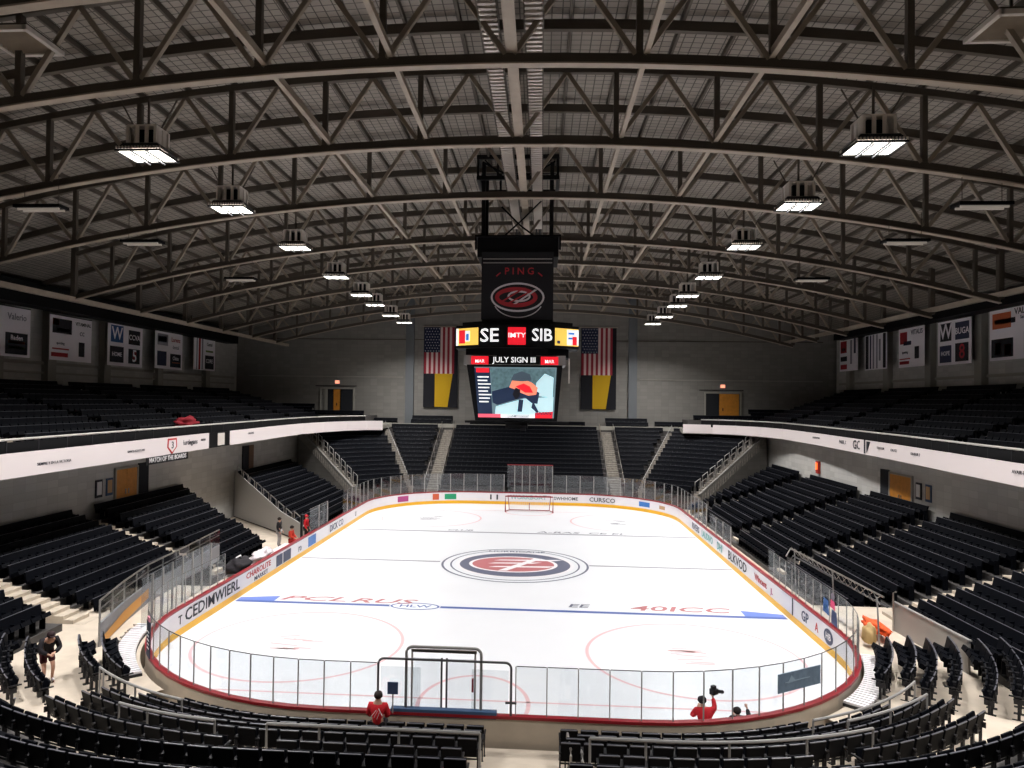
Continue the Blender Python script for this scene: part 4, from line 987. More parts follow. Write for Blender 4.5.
# sponsor banners on the upper side walls
bmats = dict(k=mat('print_black', (30, 28, 38), .7), b=mat('print_blue', (44, 84, 140), .7), r=mat('print_red', (180, 46, 56), .7), o=mat('print_orange', (206, 104, 60), .7), g=mat('print_green', (110, 128, 60), .7), n=mat('print_navy', (52, 56, 84), .7), w=mat('print_white', (250, 244, 250), .7), t=mat('print_grey', (150, 146, 156), .7))
def wall_banner(s, ya, yb, za, zb_, items, label, lines=()):
    x = s*(XB-1.5 if False else 33.95)
    yc, zc, W_, H_ = (ya+yb)/2, (za+zb_)/2, abs(yb-ya), abs(zb_-za)
    t = thing('wall_banner', label, 'banner', (x-s*.5, yc, zc), 0, 'sponsor banners on the side walls')
    xx = 0
    g = MB(); g.box((0, 0, 0), (.03, W_, H_)); g.build('cloth', bmats['w'], t)
    g = MB(); g.tube([(0, -W_/2, H_/2), (0, W_/2, H_/2)], .04); g.build('rod', m_frame, t)
    for (u0, v0, u1, v1, c_) in items:
        # u runs from the picture's left edge: the left wall is seen with +y to the right, the right wall with -y to the right
        d = 1 if s < 0 else -1
        g = MB(); g.box((-s*.022, d*((u0+u1)/2-.5)*W_, ((v0+v1)/2-.5)*H_), (.012, (u1-u0)*W_, (v1-v0)*H_)); g.build('print_panel', bmats[c_], t)
    for (u, v, body, sz_, c_) in lines:
        d = 1 if s < 0 else -1
        text('banner_lettering', body, sz_*H_*(1.0 if len(body) > 7 else 1.4), (x-s*.5-s*.034, yc+d*(u-.5)*W_, zc+(v-.5)*H_), bmats[c_], t, ((0, 1, 0) if s < 0 else (0, -1, 0), (0, 0, 1)), 1.0)
def S(y, s):   # wall plane distance correction from the calibration plane
    return y
kL = (33.45+1.6)/(27+1.6); kR = (33.45-1.6)/(27-1.6)
def LB(y0_, y1_, z0_, z1_, *a, **k): wall_banner(-1, y0_*kL, y1_*kL, 9.6+(z0_-9.6)*kL, 9.6+(z1_-9.6)*kL, *a, **k)
def RB(y0_, y1_, z0_, z1_, *a, **k): wall_banner(1, y1_*kR, y0_*kR, 9.6+(z0_-9.6)*kR, 9.6+(z1_-9.6)*kR, *a, **k)
LB(34.2, 38.35, 11.65, 14.35, [(.55, .05, .95, .48, 'k'), (.6, .17, .9, .21, 'g'), (.6, .27, .9, .31, 'o'), (.02, .5, .42, .95, 't')], 'white banner with a black block at lower right, nearest on the left wall', [(.75, .8, 'Valerio', .13, 't'), (.75, .38, 'Baden', .1, 'w')])
LB(39.95, 43.85, 11.66, 14.35, [(.06, .6, .5, .92, 'k'), (.06, .78, .2, .9, 'o'), (.16, .64, .5, .72, 't'), (.04, .08, .42, .17, 'r'), (.06, .24, .44, .27, 'r'), (.68, .12, .82, .45, 'k')], 'white banner with a bottle shape and red strip on the left wall', [(.78, .86, 'VITAMINAL', .11, 'k'), (.24, .38, 'sporting', .08, 'n'), (.75, .66, 'cc', .14, 't')])
LB(45.57, 49.7, 11.63, 14.45, [(.08, .56, .42, .96, 'b'), (.58, .55, .92, .9, 'k'), (.06, .08, .44, .46, 'k'), (.58, .08, .92, .44, 'k'), (.7, .14, .82, .38, 'r')], 'white banner with four dark squares in a grid on the left wall', [(.25, .76, 'W', .3, 'w'), (.75, .72, 'CCVA', .13, 'w'), (.25, .27, 'HOME', .1, 'w'), (.76, .26, '5', .3, 'w')])
LB(51.4, 55.45, 11.7, 14.55, [(.08, .62, .45, .92, 't'), (.1, .7, .4, .86, 'n'), (.08, .08, .4, .46, 'n'), (.54, .06, .94, .42, 'k'), (.6, .17, .9, .2, 'o')], 'white banner with a black block and blue figure on the left wall', [(.74, .8, 'Lorenz', .12, 'r'), (.74, .6, 'dental', .1, 't'), (.74, .3, 'Chica', .1, 'w')])
LB(57.35, 61.2, 11.85, 14.72, [(.12, .02, .16, .98, 't'), (.22, .02, .3, .96, 'r'), (.36, .02, .42, .96, 't'), (.52, .05, .94, .45, 'k'), (.55, .55, .9, .6, 'g')], 'white banner with vertical stripes, farthest on the left wall', [(.72, .78, 'Castel', .1, 'k'), (.72, .28, 'CORE', .12, 'w')])
RB(38.3, 42.75, 12.2, 15.05, [(.06, .62, .42, .92, 'o'), (.1, .7, .5, .8, 'k'), (.04, .06, .46, .42, 'k'), (.12, .12, .22, .34, 'r'), (.3, .1, .42, .3, 'o'), (.66, .08, .78, .5, 't')], 'large white banner with orange rider print, nearest on the right wall', [(.7, .9, 'VALERIO', .12, 'k'), (.7, .78, 'Saunders', .09, 'n')])
RB(44.5, 48.1, 12.2, 15.0, [(.08, .54, .42, .94, 'k'), (.54, .54, .94, .92, 'n'), (.06, .06, .42, .44, 'n'), (.54, .06, .92, .46, 'k')], 'white banner with four dark squares in a grid on the right wall', [(.25, .74, 'W', .34, 'w'), (.74, .72, 'BUGA', .14, 'w'), (.24, .26, 'HOPE', .1, 'w'), (.74, .26, '8', .32, 'r')])
RB(49.75, 53.2, 12.3, 15.05, [(.06, .6, .34, .9, 'r'), (.2, .56, .5, .66, 'n'), (.04, .08, .42, .16, 'r'), (.04, .2, .46, .23, 'r'), (.64, .2, .8, .5, 'k')], 'white banner with a red strip and bottle shape on the right wall', [(.72, .86, 'VITALIS', .12, 'n'), (.26, .38, 'sporting', .09, 'n')])
RB(55.0, 58.6, 12.35, 15.1, [(.04, .03, .18, .97, 'k'), (.24, .03, .3, .97, 'n'), (.38, .03, .44, .97, 't'), (.54, .03, .6, .97, 't'), (.84, .03, .96, .97, 'k')], 'banner of dark and white vertical stripes on the right wall', [(.7, .5, 'I', .6, 't')])
RB(59.9, 63.4, 12.45, 15.25, [(.06, .55, .4, .9, 'r'), (.12, .6, .34, .7, 'k'), (.06, .3, .42, .44, 'k'), (.06, .06, .42, .2, 'r'), (.6, .2, .7, .9, 't'), (.8, .5, .9, .96, 'n')], 'white banner with red and black blocks, farthest on the right wall', [])

# ================================================================== RINK SIDE THINGS
# hanging sign and mesh banner on the near glass
a = math.radians(39); p = ring(-.0+.12, a, -1)
t = thing('glass_banner', 'dark blue hanging notice with white lines on the left corner glass', 'banner', (p[0]-.02, p[1]-.02, 0), -(PI/2-a))
g = MB(); g.box((0, -.03, 1.72), (.56, .03, 1.15)); g.build('cloth', mat('notice_navy', (36, 44, 66), .7), t)
for k in range(5): g = MB(); g.box((.0, -.05, 1.95-.13*k), (.3-.05*(k % 2), .01, .035)); g.build('text_line', m_text_lt, t)
g = MB(); g.box((0, -.03, 2.36), (.3, .04, .14)); g.build('pink_clip', mat('pink_print', (210, 130, 150), .7), t)
a0 = math.radians(63); p = ring(.13, math.radians(58), 1)
t = thing('mesh_banner', 'grey blue mesh banner tied to the glass at the right of the near end', 'banner', (p[0]+.0, p[1]-.0, 0), PI/2-math.radians(58))
g = MB(); g.box((0, -.03, 1.93), (1.72, .03, .52)); g.build('mesh_cloth', mat('mesh_blue', (112, 132, 152), .8, noise=.15, nscale=6), t)
g = MB(); g.box((-.1, -.05, 1.93), (1.0, .01, .02)); g.prism([(-.5, 1.9), (-.35, 2.1), (-.2, 1.95), (.1, 1.92)], 'Y', -.052, -.047); g.build('print_mark', mat('mesh_light', (150, 170, 188), .8), t)
# railing wall behind the left boards
Lw = [(-13.9, 24.6), (-14.6, 27.2), (-15.2, 30), (-15.5, 34), (-15.9, 38.4)]
t = thing('barrier_wall', 'grey panelled barrier with orange diagonal and pipe rail beside the left stand', 'barrier', (0, 0, 0))
g = MB(); g.sweep(Lw, [(-.04, .7), (.04, .7), (.04, 1.55), (-.04, 1.55)]); g.build('lower_panel', mat('barrier_grey', (150, 150, 154), .7), t)
g = MB(); g.tube([(x, y, 2.35) for x, y in Lw], .035); g.tube([(x, y, 2.05) for x, y in Lw], .025); g.build('pipe_rail', m_chrome, t)
for x, y in resample(Lw, 1.4): g = MB(); g.box((x, y, 1.55), (.05, .05, 1.65)); g.build('post', m_pipe, t)
g = MB(); g.sweep([(x+.05, y) for x, y in Lw], [(0, 1.55), (.012, 1.55), (.012, 2.3), (0, 2.3)]); g.build('clear_pane', m_glass_dk, t)
g = MB(); q = Lw; g.add([(-13.84, 24.7, .75), (-14.54, 27.2, .78), (-15.14, 30, .95), (-15.14, 30, 1.35), (-14.54, 27.2, 1.22), (-13.84, 24.7, 1.05)], [(0, 1, 4, 5), (1, 2, 3, 4)]); g.build('orange_stripe', mat('barrier_orange', (220, 160, 84), .7), t)
# second, taller curved glass by the left bench
glass_run([(-13.3, 26.2), (-13.7, 29.5), (-13.9, 33.2)], .75, 2.7, 1.0, 'in the second screen behind the left boards', m_glass_dk)
# right: partition panel and guard rail
t = thing('partition_wall', 'plain grey partition panel between the corner floor and the right stand', 'partition', (15.75, 27.4, .72), math.radians(93))
g = MB(); g.box((0, 0, .55), (4.6, .08, 1.1)); g.build('panel', mat('partition_grey', (150, 146, 142), .7), t); g = MB(); g.box((0, 0, 1.12), (4.7, .12, .05)); g.build('cap', m_pipe, t)
g = MB(); g.tube([(2.2, .1, 0), (2.2, .1, 1.5), (2.0, .1, 1.6)], .03); g.build('handrail_end', m_chrome, t)
pts = [(13.9, 26.8, 2.75), (13.7, 31.0, 2.75), (13.6, 35.6, 2.7), (13.6, 36.2, 2.2)]
t = thing('guard_rail', 'double pipe guard rail with lattice above the right side glass', 'rail', (0, 0, 0))
g = MB(); g.tube(pts, .035); g.build('top_rail', m_chrome, t)
g = MB(); g.tube([(x+.12, y, z-.35) for x, y, z in pts], .035); g.build('lower_rail', m_pipe_dk, t)
g = MB()
for k in range(16): y = 27.0+.55*k; g.tube([(13.85, y, 2.42), (13.85-.01*k, y+.5, 2.73)], .014, 4); g.tube([(13.85, y+.5, 2.42), (13.85-.01*k, y, 2.73)], .014, 4)
g.build('lattice', m_chrome, t)
for y in (27, 31, 35.5): g = MB(); g.tube([(13.85, y, .72 if y < 33 else .05), (13.75, y, 2.7)], .03); g.build('post', m_pipe, t)
# prints stuck to the right corner glass
t = thing('glass_decal', 'pink and blue figure print on the right corner glass', 'decal', (0, 0, 0)); 
def onr(y, z): return (HX+.07, y, z)
for (y0_, y1_, z0_, z1_, m_) in ((28.4, 28.9, 1.75, 2.1, mat('decal_pink', (226, 70, 120), .6)), (29.0, 29.6, 1.4, 2.0, mat('decal_blue', (30, 92, 160), .6)), (28.2, 28.8, 1.15, 1.75, mat('decal_navy', (50, 66, 110), .6)), (29.15, 29.45, 1.6, 1.72, m_adteal)):
    g = MB(); g.add([(HX+.05, y0_, z0_), (HX+.05, y1_, z0_+.05), (HX+.05, y1_-.05, z1_), (HX+.05, y0_+.08, z1_-.04)], [(0, 1, 2, 3)]); g.build('figure_print', m_, t)
g = MB(); g.add([(HX+.05, 28.65+.18*math.cos(q), 2.24+.14*math.sin(q)) for q in np.linspace(0, 2*PI, 17)[:-1]], [tuple(range(16))]); g.build('head_print', mat('decal_grey', (120, 110, 124), .6), t)
# ribbed cable ramps at the corners
for s, a0_, a1_, nm in ((1, 12, 44, 'right'), (-1, 8, 42, 'left')):
    t = thing('ribbed_ramp', f'curved strip of pale steps and cable between boards and seats in the {nm} corner', 'ramp', (0, 0, 0), 0, 'curved ribbed strips')
    g = MB(); n = 24; P = [ring(.55 if s > 0 else .75, math.radians(a0_+(a1_-a0_)*i/n), s) for i in range(n+1)]
    g.sweep(P, [(-.32, .72), (.32, .72), (.32, .80), (-.32, .80)]); g.build('strip_base', m_frame, t)
    for i in range(26):
        a = math.radians(a0_+(a1_-a0_)*(i+.5)/26); c_ = ring(.55 if s > 0 else .75, a, s); g = MB(); g.box((c_[0], c_[1], .84), (.62, .13, .07), rz=-s*a); g.build('step', m_white, t)
    g = MB(); pts = []
    for i in range(60): a = math.radians(a0_+(a1_-a0_)*i/60); c_ = ring((.95 if s > 0 else 1.12)+.08*math.sin(i*2.1), a, s); pts.append((c_[0], c_[1], .8+.04*math.sin(i*1.3)))
    g.tube(pts, .035, 5); g.build('cable', m_chrome, t)
# tunnel wall at the far left block
g = MB(); P = [(-x, tun_b(x)-.08) for x in (14.4, 17, 20, 23.4)]
V = [(x, y, -.1) for x, y in P]+[(x, y, max(.2, sz(x))+.75) for x, y in P]+[(x, y+.12, -.1) for x, y in P]+[(x, y+.12, max(.2, sz(x))+.75) for x, y in P]
g.add(V, [(0, 1, 5, 4), (1, 2, 6, 5), (2, 3, 7, 6), (8, 9, 13, 12), (9, 10, 14, 13), (10, 11, 15, 14), (4, 5, 13, 12), (5, 6, 14, 13), (6, 7, 15, 14), (0, 4, 12, 8), (3, 7, 15, 11)])
struct(g.build('wall_tunnel', mat('tunnel_wall_paint', (172, 170, 168), .8)))
t = thing('stair_railing', 'looped pipe railing along the tunnel wall of the far left block', 'rail', (0, 0, 0), 0, 'looped stair railings')
for k in range(9):
    x = 14.8+.95*k; z0 = max(.2, sz(x))+.75; g = MB(); yy = tun_b(x)
    g.tube([(-x, yy, z0), (-x, yy, z0+.5), (-x-.7, tun_b(x+.7), z0+.75), (-x-.7, tun_b(x+.7), z0+.3)], .04); g.build('rail_loop', m_chrome, t)
# handrails of the near stand
def rail_off(off, pr_, pl_, z, xa, xb, label):
    P = [p for p in near_path(off, pr_, pl_, .3) if xa < p[0] < xb]
    t = thing('stand_rail', label, 'rail', (0, 0, 0), 0, 'pipe rails of the near stand')
    g = MB(); g.tube([(p[0], p[1], z) for p in P], .035); g.build('top_rail', m_pipe, t)
    for p in P[::6]+[P[-1]]: g = MB(); g.tube([(p[0], p[1], z-.85), (p[0], p[1], z)], .028); g.build('post', m_pipe, t)
rail_off(3.4, 56, 60, 2.12, 2.5, 9.6, 'pipe rail behind the fourth row, right of the central aisle')
rail_off(3.4, 56, 60, 2.12, -4.7, .35, 'pipe rail behind the fourth row, left of the central aisle')
rail_off(3.45, 60, 60, 2.12, -8.8, -5.6, 'pipe rail behind the fourth row at the far left')
rail_off(2.7, 43, 60, 2.0, 9.0, 12.0, 'short curved pipe rail at the right end of the fourth row')
rail_off(1.95, 40, 60, 1.75, 8.3, 12.4, 'curved pipe rail at the right end of the third row')
rail_off(2.0, 60, 50, 1.75, -11.4, -7.6, 'curved pipe rail at the left end of the third row')
for k, (x, y0_, y1_, nm) in enumerate(((2.35, 16.4, 18.5, 'right side of the central aisle'), (2.6, 16.2, 18.0, 'right side of the central aisle, second loop'), (-4.95, 14.6, 17.6, 'left aisle'), (-5.25, 14.6, 17.3, 'left aisle, second loop'))):
    t = thing('aisle_handrail', f'bent steel handrail on the {nm}', 'rail', (x, 0, 0), 0, 'bent aisle handrails')
    g = MB(); g.tube([(0, y1_, .4), (0, y1_, 1.15), (0, y1_-.12, 1.25), (0, y0_+.1, 1.75), (0, y0_, 1.65), (0, y0_, .9)], .03, 8); g.build('pipe', m_chrome if k % 2 == 0 else m_pipe, t)
    g = MB(); g.tube([(0, (y0_+y1_)/2, .7), (0, (y0_+y1_)/2, 1.48)], .025); g.build('post', m_pipe, t)
for x, y, nm in ((12.6, 17.2, 'right'), (-11.6, 17.4, 'left')):
    t = thing('floor_rail', f'low thin pipe stand on the {nm} walkway of the near stand', 'rail', (x, y, 1.24), .6 if x > 0 else -.6, 'low walkway pipe stands')
    g = MB(); g.tube([(-.9, 0, .1), (0, 0, .45), (0, 0, 0)], .025); g.tube([(0, 0, .45), (.15, 0, .75)], .03); g.build('pipe', m_pipe_dk, t)
t = thing('walkway_rail', 'tall pipe rail at the right edge of the near stand walkway', 'rail', (14.2, 18.2, 1.0))
g = MB(); g.tube([(-.6, -.9, 0), (-.6, -.9, 1.55), (1.6, .9, 1.7), (1.6, .9, 0)], .04); g.build('pipe', m_chrome, t)
# black duffel bag and orange jacket
def blob(name, m, c_, r, seed, parent=None, amp=.25):
    bm = bmesh.new(); bmesh.ops.create_icosphere(bm, subdivisions=3, radius=1); rnd = random.Random(seed); ph = [rnd.uniform(0, 6) for _ in range(6)]
    for v in bm.verts:
        k = 1+amp*(math.sin(v.co.x*5+ph[0])*math.sin(v.co.y*6+ph[1])+.6*math.sin(v.co.z*7+ph[2]+v.co.x*4))
        v.co = Vector((v.co.x*k*r[0], v.co.y*k*r[1], max(v.co.z*k*r[2], -r[2]*.7)))
    me = bpy.data.meshes.new(name); bm.to_mesh(me); bm.free(); me.polygons.foreach_set('use_smooth', [True]*len(me.polygons)); me.materials.append(m)
    o = bpy.data.objects.new(name, me); C.objects.link(o); o.location = c_
    if parent: o.parent = parent
    return o
o = blob('duffel_bag', m_cloth_dk, (-13.7, 35.9, 1.0), (.55, .9, .4), 3); tag(o, 'bulky black kit bag lying behind the left boards', 'bag')
g = MB(); g.tube([(-.1, -.5, .3), (0, -.2, .5), (0, .2, .5), (-.1, .5, .3)], .04); g.build('strap', m_white, o)
o = blob('orange_jacket', mat('orange_cloth', (226, 84, 30), .8, noise=.3, nscale=12), (14.45, 28.7, 1.15), (.3, .85, .22), 5, amp=.3); tag(o, 'orange jacket dropped beside the right corner seats', 'jacket')
o = blob('tan_sack', mat('tan_cloth', (190, 160, 110), .8), (13.75, 27.6, 1.15), (.22, .3, .42), 9, amp=.15); tag(o, 'tan sack standing beside the orange jacket', 'sack')
o = blob('red_jackets', mat('red_cloth', (150, 24, 40), .8, noise=.3, nscale=10), (-21.9, 46.2, 7.9), (.4, 1.3, .32), 8, amp=.35); tag(o, 'heap of dark red jackets on the left balcony seats', 'jackets')
o = blob('towel_pile', mat('white_cloth', (210, 200, 205), .8, noise=.2, nscale=8), (-13.6, 38.6, 1.0), (.35, 1.3, .25), 12, amp=.3); tag(o, 'pale towels heaped behind the left boards', 'towels')
# bench behind the left boards
t = thing('players_bench', 'long pale bench behind the left boards', 'bench', (-14.1, 39.8, 0))
g = MB(); g.box((0, 0, .5), (.4, 8.6, .07)); g.build('seat', m_white, t)
for y in (-4, -1.4, 1.4, 4): g = MB(); g.box((0, y, .24), (.3, .08, .48)); g.build('leg', m_frame, t)
# extra doorframe posts by the bench
for y, h in ((44.5, 2.3), (49.0, 2.2)):
    o = MB().box((0, 0, h/2), (.14, .14, h)).build('bench_post', m_blackm, loc=(-13.35, y, 0)); tag(o, f"upright post by the left boards, {'nearer' if y < 46 else 'farther'} one", 'post', 'posts by the bench')

# ================================================================== PEOPLE
BASE = {'pelvis': (0, 0, .95), 'spine': (0, 0, 1.14), 'chest': (0, .01, 1.36), 'neck': (0, .0, 1.50), 'head': (0, .02, 1.62), 'crown': (0, .01, 1.70),
        'shl': (-.18, 0, 1.43), 'ell': (-.25, -.02, 1.15), 'wrl': (-.24, .12, .92), 'shr': (.18, 0, 1.43), 'elr': (.25, -.02, 1.15), 'wrr': (.24, .12, .92),
        'hil': (-.1, 0, .92), 'knl': (-.11, .03, .5), 'anl': (-.11, -.02, .09), 'tol': (-.12, .15, .04), 'hir': (.1, 0, .92), 'knr': (.11, .03, .5), 'anr': (.11, -.02, .09), 'tor': (.12, .15, .04)}
RAD = {'pelvis': .13, 'spine': .12, 'chest': .15, 'neck': .055, 'head': .098, 'crown': .075, 'sh': .065, 'el': .042, 'wr': .028, 'hi': .09, 'kn': .058, 'an': .04, 'to': .038}
LINKS = [('pelvis', 'spine'), ('spine', 'chest'), ('chest', 'neck'), ('neck', 'head'), ('head', 'crown'), ('chest', 'shl'), ('shl', 'ell'), ('ell', 'wrl'), ('chest', 'shr'), ('shr', 'elr'), ('elr', 'wrr'),
         ('pelvis', 'hil'), ('hil', 'knl'), ('knl', 'anl'), ('anl', 'tol'), ('pelvis', 'hir'), ('hir', 'knr'), ('knr', 'anr'), ('anr', 'tor')]
def skinned(name, verts, edges, radii, root, m, parent):
    me = bpy.data.meshes.new(name); me.from_pydata(verts, edges, []); me.materials.append(m)
    o = bpy.data.objects.new(name, me); C.objects.link(o); o.parent = parent
    sk = o.modifiers.new('skin', 'SKIN'); sk.use_smooth_shade = True
    if not me.skin_vertices: return o
    for i, r in enumerate(radii): d = me.skin_vertices[0].data[i]; d.radius = (r, r); d.use_root = (i == root)
    o.modifiers.new('sub', 'SUBSURF').levels = 1; o.modifiers['sub'].render_levels = 1
    return o
def person(label, loc, rz, pose, top, bottom, shoe, hair, body_scale=1., cap=None, trim=None, shorts=False):
    t = thing('person', label, 'person', loc, rz); t.scale = (body_scale,)*3
    J = dict(BASE); J.update(pose); names = list(J); vs = [J[n] for n in names]; es = [(names.index(a), names.index(b)) for a, b in LINKS]
    rad = [RAD.get(n, RAD.get(n[:2], .05)) for n in names]
    for sd in 'lr':     # hands: palm, four fingers of unequal length and a thumb
        w_ = Vector(J['wr'+sd]); e = Vector(J['el'+sd]); d = (w_-e).normalized(); sx_ = Vector((1, 0, 0)) if abs(d.x) < .8 else Vector((0, 1, 0)); q = (sx_-d*sx_.dot(d)).normalized(); cr = d.cross(q)
        vs.append(tuple(w_+d*.07)); pi = len(vs)-1; es.append((names.index('wr'+sd), pi)); rad.append(.030)
        for k, L in enumerate((.062, .075, .07, .055)):
            b0 = w_+d*.09+q*(.024*(k-1.5)); vs.append(tuple(b0+d*L*.5)); es.append((pi, len(vs)-1)); rad.append(.0095); vs.append(tuple(b0+d*L*.85+cr*.02)); es.append((len(vs)-2, len(vs)-1)); rad.append(.008)
        sg = 1 if sd == 'l' else -1
        vs.append(tuple(w_+d*.06+q*sg*.045)); es.append((pi, len(vs)-1)); rad.append(.0105); vs.append(tuple(w_+d*.09+q*sg*.06)); es.append((len(vs)-2, len(vs)-1)); rad.append(.009)
    h = Vector(J['head']); c_ = Vector(J['crown']); nk = Vector(J['neck'])
    f = Vector(pose.get('face', (0, 1, 0))).normalized()
    vs.append(tuple(h+f*.112-(c_-h)*.1)); es.append((names.index('head'), len(vs)-1)); rad.append(.016)       # nose
    skinned('body', vs, es, rad, 0, m_skin, t)
    def cover(nm, keys, extra, m_, links, thick):
        ks = list(keys); v = [Vector(J[k]) for k in ks]; e_ = [(ks.index(a), ks.index(b)) for a, b in links]; r_ = [RAD.get(k, RAD.get(k[:2], .05))+thick+extra.get(k[:2], 0) for k in ks]
        return skinned(nm, [tuple(x) for x in v], e_, r_, 0, m_, t)
    jer = cover('jersey', ['chest', 'spine', 'pelvis', 'shl', 'ell', 'wrl', 'shr', 'elr', 'wrr'], {'wr': .012, 'el': .02, 'sh': .02}, top, [('chest', 'spine'), ('spine', 'pelvis'), ('chest', 'shl'), ('shl', 'ell'), ('ell', 'wrl'), ('chest', 'shr'), ('shr', 'elr'), ('elr', 'wrr')], .018)
    if shorts:
        for s_ in 'lr': J['m'+s_] = tuple(Vector(J['hi'+s_]).lerp(Vector(J['kn'+s_]), .7))
        RAD['ml'] = RAD['mr'] = .085
        cover('shorts', ['pelvis', 'hil', 'ml', 'hir', 'mr'], {}, bottom, [('pelvis', 'hil'), ('hil', 'ml'), ('pelvis', 'hir'), ('hir', 'mr')], .02)
    else: cover('trousers', ['pelvis', 'hil', 'knl', 'anl', 'hir', 'knr', 'anr'], {'an': .02, 'kn': .01}, bottom, [('pelvis', 'hil'), ('hil', 'knl'), ('knl', 'anl'), ('pelvis', 'hir'), ('hir', 'knr'), ('knr', 'anr')], .014)
    for s_ in 'lr': skinned('shoe', [J['an'+s_], J['to'+s_]], [(0, 1)], [.055, .048], 0, shoe, t)
    up_ = (c_-nk).normalized()
    o = blob('hair', cap or hair, tuple(h+up_*.045-f*.018), (.112, .118, .105), 2, t, .04)
    # eyes and ears
    rt_ = f.cross(up_).normalized()
    g = MB()
    for sg in (-1, 1): g.box(h+f*.1+rt_*sg*.034+up_*.0, (.018, .018, .012))
    e_ = g.build('eyes', m_hair, t)
    if cap: g = MB(); g.box(h+f*.13+up_*.06, (.13, .13, .015)); g.build('cap_peak', cap, t)
    if trim:
        g = MB(); ch = Vector(J['chest'])-f*.185; ch2 = ch+Vector((0, 0, -.1))
        for (x0, z0, x1, z1) in ((-.14, -.16, .0, .02), (-.05, -.16, .03, .0), (.06, .06, .16, -.12), (.02, -.2, .08, -.04)): g.bar(ch+Vector((x0, 0, z0)), ch+Vector((x1, 0, z1)), .03, .012)
        g.build('jersey_print', m_jersey_w, t)
    return t
sit = lambda dz=0: {'pelvis': (0, 0, .52), 'spine': (0, -.02, .72), 'chest': (0, -.01, .95), 'neck': (0, 0, 1.1), 'head': (0, .04, 1.22), 'crown': (0, .04, 1.30), 'shl': (-.19, 0, 1.02), 'ell': (-.25, .05, .76), 'wrl': (-.16, .25, .66), 'shr': (.19, 0, 1.02), 'elr': (.25, .05, .76), 'wrr': (.16, .25, .66),
                 'hil': (-.1, .02, .5), 'knl': (-.12, .40, .5), 'anl': (-.12, .36, .09), 'tol': (-.12, .5, .04), 'hir': (.1, .02, .5), 'knr': (.12, .40, .5), 'anr': (.12, .36, .09), 'tor': (.12, .5, .04)}
person('person with dark hair in a red jersey seated in the front row by the gate', (-2.57, 18.72, .56), 0, sit(), m_jersey, m_cloth_dk, m_cloth_dk, m_hair, 1.03, None, True)
crouch = {'pelvis': (0, -.12, .62), 'spine': (0, -.06, .82), 'chest': (0, .03, 1.03), 'neck': (0, .08, 1.18), 'head': (-.02, .12, 1.3), 'crown': (-.03, .12, 1.38), 'shl': (-.19, .03, 1.1), 'ell': (-.27, .16, .9), 'wrl': (-.1, .33, 1.05), 'shr': (.19, .03, 1.1), 'elr': (.32, .14, 1.12), 'wrr': (.3, .3, 1.34),
          'hil': (-.1, -.1, .6), 'knl': (-.16, .26, .48), 'anl': (-.15, -.02, .09), 'tol': (-.16, .14, .04), 'hir': (.1, -.1, .6), 'knr': (.16, .26, .46), 'anr': (.15, -.04, .09), 'tor': (.16, .12, .04)}
person('person in a red jacket and dark hair crouching inside the near boards with a camera', (6.15, 20.3, 0), 0, crouch, m_jersey, m_cloth_dk, m_cloth_dk, m_cloth_dk, 1.05)
t = thing('video_camera', 'black camera with a long lens held up by the crouching person in red', 'camera', (6.5, 20.66, 1.5), -.9)
g = MB(); g.box((0, 0, .06), (.17, .2, .16)); g.build('body', m_blackm, t, bevel=.02); g = MB(); g.tube([(0, .08, .05), (0, .38, -.04)], .05, 10); g.build('lens', m_blackm, t); g = MB(); g.box((0, -.02, .18), (.1, .12, .09)); g.build('viewfinder', m_blackm, t)
low = dict(crouch); low.update({k: (v[0], v[1]+.05, v[2]*.78) for k, v in crouch.items()})
person('small crouching person behind the near boards, only a dark head showing', (7.18, 20.55, 0), 0, low, m_cloth_dk, m_cloth_dk, m_cloth_dk, m_hair, .98)
lean = {'pelvis': (0, -.08, .9), 'spine': (0, .02, 1.08), 'chest': (0, .16, 1.26), 'neck': (0, .25, 1.38), 'head': (0, .32, 1.47), 'crown': (0, .36, 1.54), 'shl': (-.19, .15, 1.32), 'ell': (-.27, .22, 1.05), 'wrl': (-.08, .42, 1.0), 'shr': (.19, .15, 1.32), 'elr': (.26, .26, 1.06), 'wrr': (.1, .45, .98), 'face': (0, .95, -.3),
        'knl': (-.13, .12, .5), 'anl': (-.15, -.08, .09), 'tol': (-.16, .1, .04), 'knr': (.13, .2, .48), 'anr': (.14, .14, .09), 'tor': (.15, .31, .04), 'hil': (-.1, -.06, .88), 'hir': (.1, -.06, .88)}
person('person in a dark top, shorts and cap leaning forward in the left corner', (-13.5, 21.35, .72), math.radians(-130), lean, m_cloth_dk, mat('maroon_cloth', (70, 20, 28), .9, noise=.4, nscale=8), m_white, m_hair, 1.04, mat('cap_cloth', (40, 16, 22), .8), None, True)
person('person in a red jersey and dark trousers standing by the left bench gate', (-13.85, 46.9, 0), math.radians(-90), {}, m_jersey, m_cloth_dk, m_cloth_dk, mat('red_cap_cloth', (180, 30, 40), .8), 1.08)
s2 = sit(); person('person in an orange red jersey sitting on the left bench, nearer than the standing one', (-14.15, 44.9, .02), math.radians(-90), s2, mat('orange_red_jersey', (214, 62, 44), .8), mat('red_trousers', (180, 40, 40), .8), m_cloth_dk, m_hair, 1.1)
person('person in a black coat and pale trousers standing behind the left bench', (-15.2, 45.6, 0), math.radians(-90), {}, m_cloth_dk, mat('pale_trousers', (170, 168, 172), .8), m_cloth_dk, m_hair, 1.08)

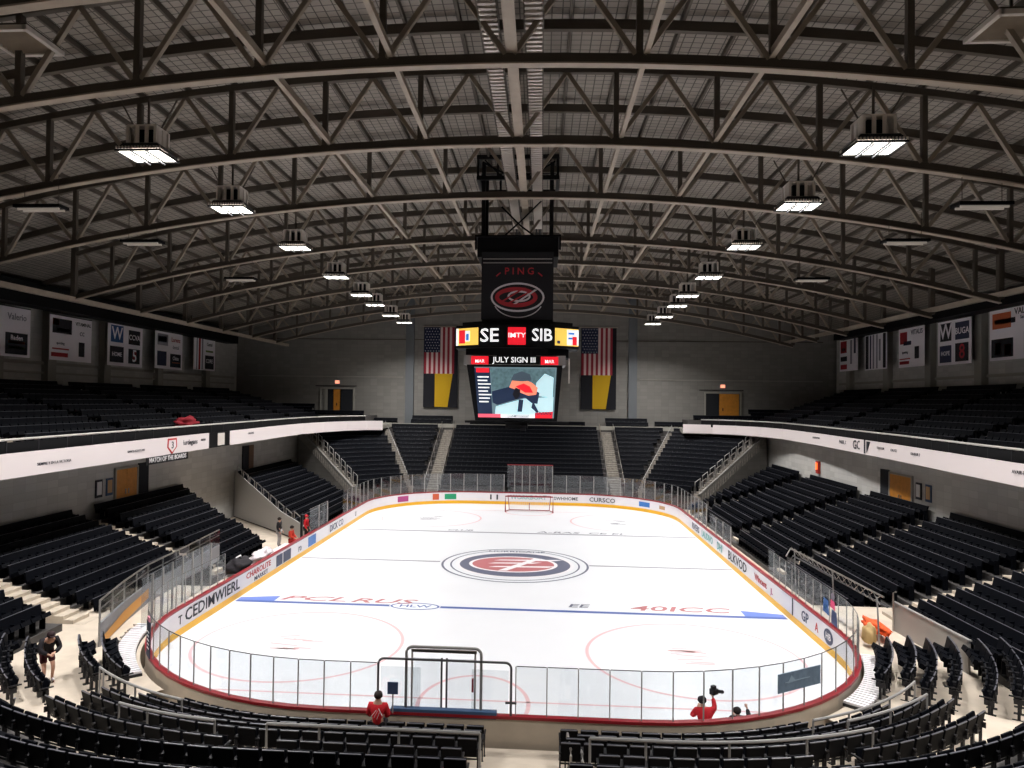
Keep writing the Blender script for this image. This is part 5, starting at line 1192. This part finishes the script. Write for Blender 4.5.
# ------------------------------------------------------------------ place the seats
def score(sx_):
    px, py, d = to_px(sx_[0], sx_[1], sx_[2]+.8)
    if -8 < px < 1032 and 20 < py < 776: return d
    return 1e6 + d
idx = sorted(range(len(SEATS)), key=lambda i: score(SEATS[i]))
near_set = set(i for i in idx[:300])
def short(row): return row
first = True
for i in sorted(near_set):
    x, y, z, rz, row, k = SEATS[i]
    if first: o = PROTO; o.location = (x, y, z); o.rotation_euler = (0, 0, rz); first = False
    else: o = copy_tree(PROTO, (x, y, z), rz)
    way = 'right' if 'curved' not in row and ' stand' not in row.replace('upper near stand', '') else ('near end' if 'left' in row else 'far end')
    o['label'] = f'black seat, {ordn(k)} from the {way}, {row}'
rest = [SEATS[i] for i in range(len(SEATS)) if i not in near_set]
A = np.array([(s[0], s[1], s[2], s[3]) for s in rest])
c, s_ = np.cos(A[:, 3])[:, None], np.sin(A[:, 3])[:, None]
vx = c*PV[None, :, 0]-s_*PV[None, :, 1]+A[:, 0:1]; vy = s_*PV[None, :, 0]+c*PV[None, :, 1]+A[:, 1:2]; vz = PV[None, :, 2]+A[:, 2:3]
V = np.stack([vx, vy, vz], -1).reshape(-1, 3); F = (PF[None]+(np.arange(len(A))*len(PV))[:, None, None]).reshape(-1, 4)
me = bpy.data.meshes.new('seating'); me.from_pydata(V.tolist(), [], F.tolist()); me.materials.append(m_seat)
me.materials.append(m_seat_edge); me.polygons.foreach_set('material_index', np.tile(np.array([0]*18+[1]*6), len(A)))
bm = bmesh.new(); bm.from_mesh(me); bmesh.ops.recalc_face_normals(bm, faces=bm.faces); bm.to_mesh(me); bm.free()
o = bpy.data.objects.new('seating', me); C.objects.link(o); tag(o, 'thousands of black folding seats filling the side, far and balcony stands', 'seating', None, 'stuff')
print('SEATS', len(SEATS))

# lettering becomes plain meshes
bpy.context.view_layer.update(); dg = bpy.context.evaluated_depsgraph_get()
done = [(o, bpy.data.meshes.new_from_object(o.evaluated_get(dg))) for o in TEXTS]
for o, me in done:
    n = bpy.data.objects.new(o.name.split('.')[0], me); C.objects.link(n); n.parent = o.parent; n.matrix_local = o.matrix_local.copy()
    if not me.materials: me.materials.append(o.data.materials[0])
    bpy.data.objects.remove(o)
